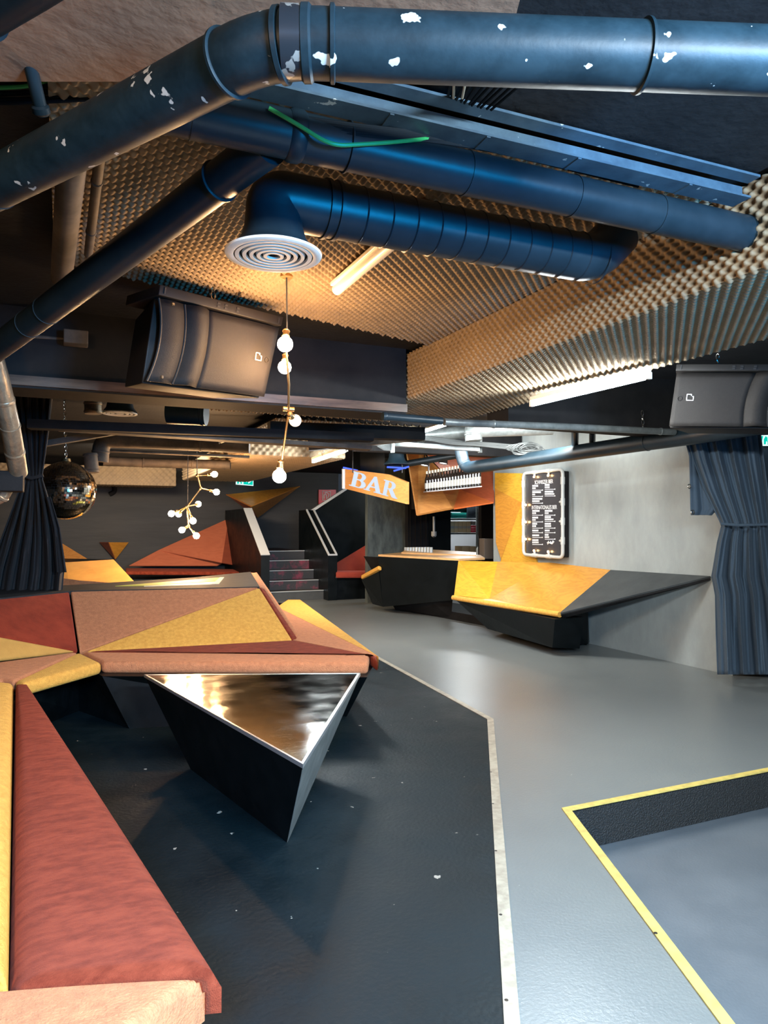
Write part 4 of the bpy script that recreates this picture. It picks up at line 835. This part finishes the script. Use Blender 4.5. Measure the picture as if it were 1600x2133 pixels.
inn = Vector((.36, .18, 0))
obj('bench_base', MB().loft([k0, k1, k1 + inn, k0 + inn], [Vector((k0.x + .35, k0.y - .5, .10)), Vector((k1.x + .0, k1.y + .12, .09)), Vector((k1.x + .34, k1.y + .3, .05)), Vector((k0.x + .8, k0.y + .2, .05))]), 'satin', bar2, smooth=0)
obj('bench_foot', MB().loft([P(1162, 1282, 7.9), P(1225, 1270, 8.2), P(1225, 1270, 8.6), P(1170, 1282, 8.4)], [P(1205, 1343, 8.35) , P(1225, 1341, 8.4), P(1228, 1338, 8.6), P(1205, 1338, 8.6)]), 'satin', bar2, smooth=0)
# small box on the counter + glasses
cuboid('speaker_box', 'taupe upright box standing on the bar counter', 'box', 1009, 1122, 1027, 1164, 10.0, .16, 'taupe')
gi = 0
gnames = ('clear upturned glass in the front row of glasses on the bar', 'clear upturned glass in the back row of glasses on the bar')
gl0 = MB().lathe([(0, .10), (.028, .10), (.034, 0), (.030, 0), (.026, .095), (0, .095)], (0, 0, 0), UP, 12)
g_first = None
gA, gB = P(850, 1153, 11.75), P(898, 1153, 11.4)
for row in range(2):
    for k in range(9):
        loc = gA.lerp(gB, k / 8) + CV * .08 * row - UP * .0
        if g_first is None:
            g_first = obj('drinking_glass', gl0, 'glass', origin=(0, 0, 0)); o = g_first
        else: o = g_first.copy(); COL.objects.link(o)
        o.location = loc; nth = ('leftmost', 'second', 'third', 'fourth', 'middle', 'sixth', 'seventh', 'eighth', 'rightmost')[k]; rw = 'front' if row == 0 else 'back'; tag(o, 'clear upturned glass, ' + nth + ' of the ' + rw + ' row on the bar counter', 'glass', rw + ' row of glasses')

# ---------------------------------------------------------------- wooden canopy over the bar
cn = thing('bar_canopy', 'faceted plywood canopy in tan and red-orange hanging behind the bottles', 'canopy', P(950, 1040, 10.6))
nA, nB, nC, nD, nE, nF, nG_ = P(848, 940, 10.6), P(874, 935, 10.9), P(870, 1073, 10.4), P(957, 1019, 11.0), P(945, 1059, 10.45), P(1028, 1046, 10.35), P(1031, 950, 10.9)
for pts, m in (([nA, P(873, 935, 10.95), P(873, 985, 10.9), nC], 'wt'), ([P(873, 935, 10.95), nD, nE, nC], 'wt'), ([nD, nF, nE], 'wor'), ([nD, nG_, nF], 'wr'), ([P(873, 930, 10.96), P(1031, 930, 11), nG_, nD], 'wor')):
    plate('canopy_facet', pts, m, cn, .02)
obj('canopy_core', MB().loft([P(875, 930, 11.05), P(1031, 930, 11.1), P(1028, 1040, 11.1), P(878, 1060, 11.1)], [p + CV * .35 for p in (P(875, 930, 11.05), P(1031, 930, 11.1), P(1028, 1040, 11.1), P(878, 1060, 11.1))]), 'spk', cn, smooth=0)
# yellow wall panels
yw = thing('wall_cladding', 'yellow plywood triangles cladding the wall left of the menu board', 'wall panel', wl(1060, 1168))
RWf = RW - .03
yp = lambda px, py: UPl(px, py, RWf)
for pts, m in (([(1031, 985), (1086, 986), (1031, 1017)], 'wy'), ([(1031, 1017), (1086, 986), (1087, 1047)], 'wy2'), ([(1031, 1017), (1087, 1047), (1044, 1166), (1033, 1130)], 'wo'), ([(1087, 1047), (1093, 1150), (1116, 1163), (1118, 1174), (1042, 1170)], 'wy2')):
    plate('panel_facet', [yp(*p) for p in pts], m, yw, .025)

# ---------------------------------------------------------------- bottles
rk = thing('bottle_rack', 'white rack with uprights holding the row of bottles before the canopy', 'bottle rack', P(945, 1020, 10.1))
R0, R1 = P(889, 1023, 10.05), P(1004, 1012, 9.75)
obj('rack_shelf', MB().prism([R0, R1, R1 + CV * .1, R0 + CV * .1], -UP * .015), 'rackw', rk, smooth=0)
T0, T1_ = P(893, 984, 10.2), P(956, 976, 10.0)
obj('rack_rail', MB().beam(T0, T1_, .05, .035), 'rackw', rk)
for k in range(9):
    p = T0.lerp(T1_, (k + .5) / 9); obj('rack_upright', MB().beam(p, p - UP * .20, .018, .018, CU), 'rackw', rk)
obj('rack_arm', MB().beam(P(893, 950, 10.2), P(893, 990, 10.2), .02, .02, CU), 'rackw', rk)
btl = None; nbt = 19
for k in range(nbt):
    base = R0.lerp(R1, (k + .5) / nbt) + CV * .04; s = 1 + .20 * k / nbt
    if btl is None:
        btl = obj('bottle', MB().lathe([(0, 0), (.029, 0), (.030, .15), (.025, .18), (.012, .215), (.011, .27), (0, .27)], (0, 0, 0), UP, 12), 'bottle', origin=(0, 0, 0))
        lb = obj('bottle_label', MB().lathe([(.0305, .03), (.0312, .03), (.0312, .11), (.0305, .11)], (0, 0, 0), UP, 12), 'lab', btl)
        cpx = obj('bottle_cap', MB().lathe([(0, .285), (.014, .285), (.014, .245), (.0105, .245)], (0, 0, 0), UP, 10), 'cap', btl)
        r_ = btl
    else:
        r_ = btl.copy(); COL.objects.link(r_)
        for ch in (lb, cpx): c = ch.copy(); COL.objects.link(c); c.parent = r_
    r_.location = base; r_.scale = (1, 1, s * .98)
    pos = 'leftmost' if k == 0 else 'rightmost' if k == nbt - 1 else None
    nth = ['leftmost', 'second', 'third', 'fourth', 'fifth', 'sixth', 'seventh', 'eighth', 'ninth', 'middle', 'eleventh', 'twelfth', 'thirteenth', 'fourteenth', 'fifteenth', 'sixteenth', 'seventeenth', 'second to last', 'rightmost'][k]
    tag(r_, 'white labelled dark bottle, ' + nth + ' from the left on the bar rack' if k not in (0, 18) else 'white labelled dark bottle, ' + nth + ' on the bar rack', 'bottle', 'bottles on the bar rack')
def spot(label, px, py):
    t = thing('spotlight', label, 'spotlight', P(px, py, 9.9)); c = P(px, py, 9.9)
    obj('spot_head', MB().lathe([(.0, .09), (.05, .085), (.065, .0), (.06, 0), (.045, .07)], c, UP + CU * .2, 16), 'spk', t); obj('spot_lens', MB().lathe([(0, .012), (.058, .012)], c, UP + CU * .2, 16), 'spotl', t)
    obj('spot_bracket', MB().tube([c + UP * .08, c + UP * .2], .008, 8), 'spk', t)
spot('left round spotlight above the bottles', 884, 970); spot('right round spotlight above the bottles', 923, 966)
pipe('dark_pipe', 'black lacquered pipe lit blue in front of the canopy', 'pipe', [P(812, 972, 9.6), P(955, 948, 9.6)], .045, 'satin', n=20)
tag(obj('light_bar', MB().beam(P(806, 973, 9.5), P(846, 975, 9.5), .03, .02), 'bled'), 'short blue light bar under the bell shaped duct mouth', 'light bar')
tag(obj('light_bar', MB().beam(P(820, 981, 9.45), P(852, 972, 9.45), .03, .02), 'bled'), 'slanting blue light bar left of the canopy', 'light bar')
tag(obj('duct_bell', MB().lathe([(.165, 0), (.17, .01), (.12, .05), (.10, .1), (.09, .24), (.0, .24)], P(826, 968, 9.4), UP, 30), 'pipe'), 'bell shaped dark duct mouth above the bar sign', 'air duct')

# ---------------------------------------------------------------- BAR sign
bs = thing('bar_sign', 'hanging plywood sign with glowing white letters BAR', 'sign', P(783, 1010, 9.8))
s0, s1, s2, s3, s4 = P(719, 1018, 10.2), P(847, 1050, 9.4), P(847, 1004, 9.4), P(800, 984, 9.7), P(719, 977, 10.2)
obj('sign_board', slab([s0, s1, s2, P(808, 988, 9.63), s4], .05), 'wt', bs, smooth=0)
obj('sign_end', MB().beam(P(717, 1018, 10.22), P(717, 977, 10.22), .03, .06, CU), 'capw', bs)
def arc(cx, cy, rx, ry, a0, a1, n=12): return [(cx + rx * math.cos(math.radians(a0 + (a1 - a0) * i / n)), cy + ry * math.sin(math.radians(a0 + (a1 - a0) * i / n))) for i in range(n + 1)]
# serif capitals, unit height
gB_ = [[(0, 0), (.42, 0)] + arc(.42, .27, .26, .27, -90, 65) + arc(.38, .76, .24, .24, -40, 90) + [(0, 1), (0, .95), (.10, .93), (.10, .07), (0, .05)],
       [(.25, .56), (.36, .56)] + arc(.36, .75, .12, .19, -90, 90) + [(.25, .94)], [(.25, .06), (.38, .06)] + arc(.38, .28, .14, .22, -90, 90) + [(.25, .50)]]
gA_ = [[(0, 0), (.28, 0), (.28, .05), (.20, .07), (.26, .27), (.53, .27), (.59, .07), (.50, .05), (.50, 0), (.86, 0), (.86, .05), (.77, .07), (.46, 1), (.38, 1), (.09, .07), (0, .05)], [(.28, .34), (.51, .34), (.395, .74)]]
gR_ = [[(0, 0), (.37, 0), (.37, .05), (.26, .07), (.26, .46), (.36, .46), (.60, .04), (.72, 0), (.88, 0), (.88, .05), (.80, .09), (.54, .49)] + arc(.40, .745, .26, .255, -55, 90) + [(0, 1), (0, .95), (.10, .93), (.10, .07), (0, .05)],
       [(.26, .53), (.36, .53)] + arc(.36, .735, .14, .205, -90, 90) + [(.26, .94)]]
for px in (735, 838): obj('hanging_rod', MB().tube([P(px, 985, 9.9 if px < 800 else 9.45), P(px, 985, 9.9 if px < 800 else 9.45) + UP * (2.64 - P(px, 985, 9.9 if px < 800 else 9.45).z)], .008, 8), 'cord', bs)
SX = (s1 - s0).normalized(); nS = newell([s0, s1, s2, s4]); nS = nS if nS.dot(CAM - s0) > 0 else -nS
def PS(px, py): return PL(px, py, s0, s1, s4) + nS * .012
for gname, g, bl, br_, tl in (('letter_B', gB_, (729, 1011), (760, 1020), (736, 981)), ('letter_A', gA_, (759.5, 1019.5), (796, 1030), (766, 988.5)), ('letter_R', gR_, (795.5, 1030), (827, 1039.5), (802, 999))):
    O = PS(*bl); X = (PS(*br_) - O) / (.68 if gname == 'letter_B' else .86); Y = PS(*tl) - O
    me = curve_mesh(splines=g, extrude=.01); mb = MB(); vs, fs = me; mb.add([O + X * v.x + Y * v.y + nS * v.z for v in vs], fs)
    obj('letter', mb, 'bar', bs, smooth=0)
tag(obj('hanging_box', MB().prism([P(750, 992, 10.35), P(802, 992, 10.15), P(802, 930, 10.15), P(750, 935, 10.35)], CV * .3), 'satin', bevel=.006), 'black box hanging behind and above the bar sign', 'box')
tag(obj('light_bar', MB().beam(P(716, 974, 10.3), P(744, 980, 10.15), .03, .02), 'bled'), 'blue light bar behind the upper left corner of the bar sign', 'light bar')

# ---------------------------------------------------------------- menu board
mbd = thing('menu_board', 'tall dark beer menu board framed in white pipe with small warm bulbs', 'menu board', UPl(1135, 1160, RW - .1))
FU = RW - .11
fp = lambda px, py, du=0: UPl(px, py, FU - du)
m0, m1, m2, m3 = fp(1096, 1152), fp(1172, 1158), fp(1172, 981), fp(1096, 989)
obj('board_panel', MB().prism([m0, m1, m2, m3], CU * .03), 'chalk', mbd, smooth=0)
obj('backing_case', MB().prism([m0 - UP * .02 + CU * .03, m1 - UP * .02 + CU * .03, m2 + CU * .03, m3 + CU * .03], CU * .07), 'black', mbd, bevel=.01)
fr = [m0 + CV * .03 - UP * .02, m1 - CV * .03 - UP * .02, m2 - CV * .03 + UP * .02, m3 + CV * .03 + UP * .02]; fr = [p - CU * .02 for p in fr]
loop = []
for i in range(4):
    a, b, c = fr[i - 1], fr[i], fr[(i + 1) % 4]; ra_ = (a - b).normalized() * .07; rc = (c - b).normalized() * .07
    for k in range(6): t_ = k / 5; loop.append((b + ra_) * (1 - t_) ** 2 + b * 2 * t_ * (1 - t_) + (b + rc) * t_ * t_)
obj('pipe_frame', MB().tube(loop, .021, 12, closed=True), 'pvc', mbd)
bx = (m1 - m0).normalized(); H_ = (m3 - m0).length; W_ = (m1 - m0).length
for a, b, ks in ((fr[0], fr[3], (.19, .40, .61, .87)), (fr[1], fr[2], (.19, .41, .63, .87)), (fr[3], fr[2], (.3, .66)), (fr[0], fr[1], (.3, .66))):
    for k in ks:
        p = a.lerp(b, k); d = (b - a).normalized(); inw = ((fr[0] + fr[2]) / 2 - p); inw -= d * inw.dot(d); inw.normalize()
        obj('pipe_tee', MB().tube([p - d * .045, p + d * .045], .027, 12), 'pvc', mbd)
        if k in (.87,): continue
        obj('bulb_holder', MB().tube([p, p + inw * .05], .016, 10), 'pvc', mbd)
        if a == fr[1]: obj('small_bulb', MB().ball(p + inw * .058, .012, 10, 6), 'pvc', mbd)
        else: obj('small_bulb', MB().ball(p + inw * .062 - CU * .01, .014, 10, 6), 'mled', mbd)
BX = (m1 - m0).normalized(); BY = UP
def btxt(text, px, py, h, wid=None, col='white'):
    vs, fs = curve_mesh(text=text, size=1.0); x1 = max(v.x for v in vs); x0 = min(v.x for v in vs); O = fp(px, py, .004)
    xs = (wid / (x1 - x0)) if wid else h; mb = MB().add([O + BX * ((v.x - x0) * xs) + BY * (v.y * h / .70) for v in vs], fs); obj('lettering', mb, col, mbd, smooth=0)
def pxw(pa, pb, py): return (fp(pb, py) - fp(pa, py)).length
btxt('SCHWEIZER BIER', 1114, 1009, .05, pxw(1114, 1152, 1006)); btxt('INTERNATIONALES BIER', 1108, 1061, .05, pxw(1108, 1160, 1060))
random.seed(11); ln = MB()
def bar_(px0, px1, py, h): a, b = fp(px0, py, .004), fp(px1, py, .004); ln.add([a, b, b + UP * h, a + UP * h], [(0, 1, 2, 3)])
rows = [(1109, 1014, 12, 7), (1135, 1012, 10, 10), (1109, 1027, 18, 6), (1135, 1026, 18, 20), (1109, 1041, 21, 15), (1109, 1066, 15, 8), (1135, 1066, 16, 8), (1109, 1080, 12, 7), (1135, 1079, 13, 18), (1109, 1093, 10, 8), (1135, 1093, 13, 13), (1109, 1107, 13, 0), (1135, 1107, 10, 0), (1109, 1117, 14, 0), (1135, 1116, 8, 9), (1109, 1127, 13, 13)]
for px, py, w1_, w2_ in rows:
    x = px
    while x < px + w1_: bar_(x, min(x + 2.1, px + w1_), py, .023); x += 2.6
    yy = py + 4.5 if w2_ else py; x = px
    while w2_ and x < px + w2_: bar_(x, min(x + 2.1, px + w2_), yy, .020); x += 2.8
    bar_(px, px + 22, yy + 3.2, .006); bar_(px + 20, px + 22, yy + 3.6, .014)
obj('beer_list', ln, 'white', mbd, smooth=0)['label'] = 'rows of small white beer names with underlines'
sc = [(1140, 1131), (1143, 1127), (1141, 1134), (1144, 1130), (1147, 1132), (1147, 1128), (1149, 1133), (1151, 1129), (1152, 1126), (1151, 1133), (1154, 1128)]
obj('script_word', MB().tube([fp(x, y, .004) for x, y in sc], .007, 6), 'white', mbd)

# ---------------------------------------------------------------- signs
def exit_sign(label, a, b, c, d, flip=False):
    t = thing('exit_sign', label, 'exit sign', (a + b) / 2); n = newell([a, b, c, d]); n = n if n.dot(CAM - a) > 0 else -n
    obj('sign_case', MB().prism([a, b, c, d], -n * .04), 'exitw', t, smooth=0)
    W = lambda s, u: a.lerp(b, s).lerp(d.lerp(c, s), u) + n * .003
    obj('green_field', MB().prism([W(.42, .08), W(.96, .08), W(.96, .92), W(.42, .92)], n * .002), 'exitg', t, smooth=0); obj('green_field', MB().prism([W(.06, .08), W(.14, .08), W(.2, .92), W(.06, .92)], n * .002), 'exitg', t, smooth=0)
    obj('arrow', MB().prism([W(.55, .38) + n * .003, W(.70, .38) + n * .003, W(.70, .2) + n * .003, W(.88, .5) + n * .003, W(.70, .8) + n * .003, W(.70, .62) + n * .003, W(.55, .62) + n * .003], n * .002), 'exitw', t, smooth=0)
    obj('running_figure', MB().prism([W(.25, .1) + n * .003, W(.32, .1) + n * .003, W(.33, .45) + n * .003, W(.39, .3) + n * .003, W(.38, .75) + n * .003, W(.30, .9) + n * .003, W(.23, .6) + n * .003], n * .002), 'exitg', t, smooth=0)
exit_sign('lit green exit sign with arrow on the far wall left of the steps', VP(492, 1009, 15.9), VP(528, 1012, 15.9), VP(528, 994, 15.9), VP(492, 991, 15.9))
exit_sign('lit green exit sign at the right edge above the curtain', VP(1578, 928, 4.85), VP(1626, 928, 4.85), VP(1626, 905, 4.85), VP(1580, 907, 4.85))
fs_ = thing('fire_hose_sign', 'red fire hose sign half hidden by the slanted partition edge', 'sign', VP(680, 1048, 15.8))
fa, fb_, fc_, fd = VP(664, 1050, 16.16), VP(700, 1050, 16.16), VP(700, 1020, 16.16), VP(664, 1020, 16.16)
obj('sign_plate', MB().prism([fa, fb_, fc_, fd], CV * .03), 'signred', fs_, smooth=0)
wv = lambda px, py: VP(px, py, 16.15)
sq = [(672, 1023), (688, 1024), (688, 1043), (672, 1042)]
obj('square_outline', MB().tube([wv(*p) for p in sq], .014, 6, closed=True), 'white', fs_, smooth=0)
obj('hose_symbol', MB().tube([wv(675, 1039), wv(675, 1031), wv(678, 1029), wv(680, 1032), wv(680, 1039), wv(684, 1035), wv(685, 1029), wv(680, 1026), wv(676, 1027)], .012, 6), 'white', fs_)

# ---------------------------------------------------------------- mirror ball
bc = P(137, 1022, 7.0); br = .282
ball = thing('mirror_ball', 'large mirror ball hanging beside the left curtain', 'mirror ball', bc)
mb = MB(); nlat = 40
for i in range(nlat):
    p0_, p1_ = math.pi * (i + .04) / nlat, math.pi * (i + .96) / nlat; pm = (p0_ + p1_) / 2; nl = max(4, int(2 * nlat * math.sin(pm)))
    for k in range(nl):
        a0, a1 = 2 * math.pi * (k + .05) / nl, 2 * math.pi * (k + .95) / nl; am = (a0 + a1) / 2
        nn_ = Vector((math.sin(pm) * math.cos(am), math.sin(pm) * math.sin(am), math.cos(pm))) + Vector((random.uniform(-1, 1), random.uniform(-1, 1), random.uniform(-1, 1))) * .006; nn_.normalize()
        cc = nn_ * br; e1 = nn_.cross(UP).normalized(); e2 = e1.cross(nn_); hw = br * math.sin(pm) * (a1 - a0) / 2; hh = br * (p1_ - p0_) / 2
        mb.add([bc + cc - e1 * hw - e2 * hh, bc + cc + e1 * hw - e2 * hh, bc + cc + e1 * hw + e2 * hh, bc + cc - e1 * hw + e2 * hh], [(0, 1, 2, 3)])
obj('mirror_tiles', mb, 'mball', ball, smooth=0); obj('ball_core', MB().ball(bc, br * .985, 40, 24), 'cord', ball)
obj('ball_cap', MB().lathe([(0, .03), (.04, .03), (.045, 0), (0, 0)], bc + UP * br, UP, 16), 'brass', ball)
chain('chain holding the mirror ball', bc + UP * (br + .02), P(134, 828, 7.0), .012, 18)

# ---------------------------------------------------------------- curtains
def curtain(name, rows, Y, m, folds, parent, depth=.05, seed=1, nx=90, sub=8):
    random.seed(seed); ph = [random.uniform(0, 6.28) for _ in range(4)]; vs = []; R = []
    for i in range(len(rows) - 1):
        for k in range(sub if i < len(rows) - 2 else sub + 1):
            t = k / sub; t2 = t * t * (3 - 2 * t) if False else t; R.append([rows[i][j] * (1 - t2) + rows[i + 1][j] * t2 for j in range(4)])
    for y, x0, x1, dep in R:
        for k in range(nx + 1):
            s = k / nx; f = math.sin(s * folds * 6.283 + ph[0] + .6 * math.sin(y * .012 + ph[1])) + .45 * math.sin(s * folds * 2.3 * 6.283 + ph[2] + y * .004)
            vs.append(P(x0 + (x1 - x0) * s, y, Y + dep * f))
    fs = [(i * (nx + 1) + k, (i + 1) * (nx + 1) + k, (i + 1) * (nx + 1) + k + 1, i * (nx + 1) + k + 1) for i in range(len(R) - 1) for k in range(nx)]
    o = obj(name, MB().add(vs, fs), m, parent, smooth=80); md = o.modifiers.new('s', 'SOLIDIFY'); md.thickness = .006; return o
lc = thing('curtain', 'black curtain tied in the middle at left beside the mirror ball', 'curtain', P(60, 1228, 6.2))
curtain('curtain_cloth', [(815, 10, 110, .04), (900, 25, 102, .035), (985, 48, 90, .02), (1000, 46, 90, .02), (1050, 28, 106, .05), (1120, 2, 124, .07), (1190, -22, 134, .07), (1236, -30, 130, .06)], 6.2, 'cloth', 6, lc, seed=2)
curtain('curtain_cloth', [(1035, 96, 106, .01), (1100, 112, 125, .02), (1192, 118, 139, .02)], 6.12, 'cloth', 1.2, lc, seed=5, nx=20)
obj('tie_band', MB().tube([P(46, 990, 6.1), P(66, 996, 6.08), P(90, 990, 6.1)], .015, 8), 'cloth', lc)
rc_ = thing('curtain', 'dark blue-grey curtain tied back at the right edge of the grey wall', 'curtain', P(1540, 1405, 6.3))
curtain('curtain_cloth', [(905, 1430, 1585, .05), (960, 1446, 1592, .05), (1020, 1468, 1600, .045), (1085, 1499, 1606, .03), (1096, 1503, 1606, .03), (1130, 1494, 1612, .05), (1200, 1482, 1625, .07), (1240, 1490, 1632, .07), (1320, 1492, 1640, .08), (1405, 1495, 1650, .07)], 6.3, 'clothb', 4.3, rc_, depth=.035, seed=4, nx=120)
curtain('curtain_flap', [(903, 1424, 1440, .01), (950, 1436, 1466, .02), (1010, 1437, 1484, .02), (1060, 1438, 1494, .02), (1073, 1439, 1482, .01)], 6.38, 'clothb', 1.5, rc_, seed=9, nx=30)
obj('tie_band', MB().tube([P(1502, 1091, 6.2), P(1540, 1094, 6.17), P(1606, 1092, 6.2)], .012, 8), 'clothb', rc_)
for px, py in ((1443, 1067), (1436, 1013)): obj('eyelet', MB().tube([P(px, py, 6.3) + CU * .018 * math.cos(a) + UP * .018 * math.sin(a) for a in [i * math.pi / 5 for i in range(10)]], .005, 6, closed=True), 'chrome', rc_)
wd_ = thing('wall_wedge', 'amber plywood piece at the right edge beyond the curtain', 'wall decoration', VP(1595, 1150, 4.9))
plate('facet', [VP(1570, 1100, 4.9), VP(1660, 1106, 4.9), VP(1660, 1260, 4.7), VP(1600, 1200, 4.75)], 'wt', wd_)

# ---------------------------------------------------------------- square the room to the world axes (the whole place and its camera turn together)
RZ = Matrix.Rotation(-math.atan2(CU.y, CU.x), 4, 'Z')
bpy.context.view_layer.update()
for me in bpy.data.meshes: me.transform(RZ); me.update()
for o in SC.objects:
    if o.parent: continue
    if o.type in ('CAMERA', 'LIGHT'): o.matrix_world = RZ @ o.matrix_world
    else: o.location = RZ @ o.location
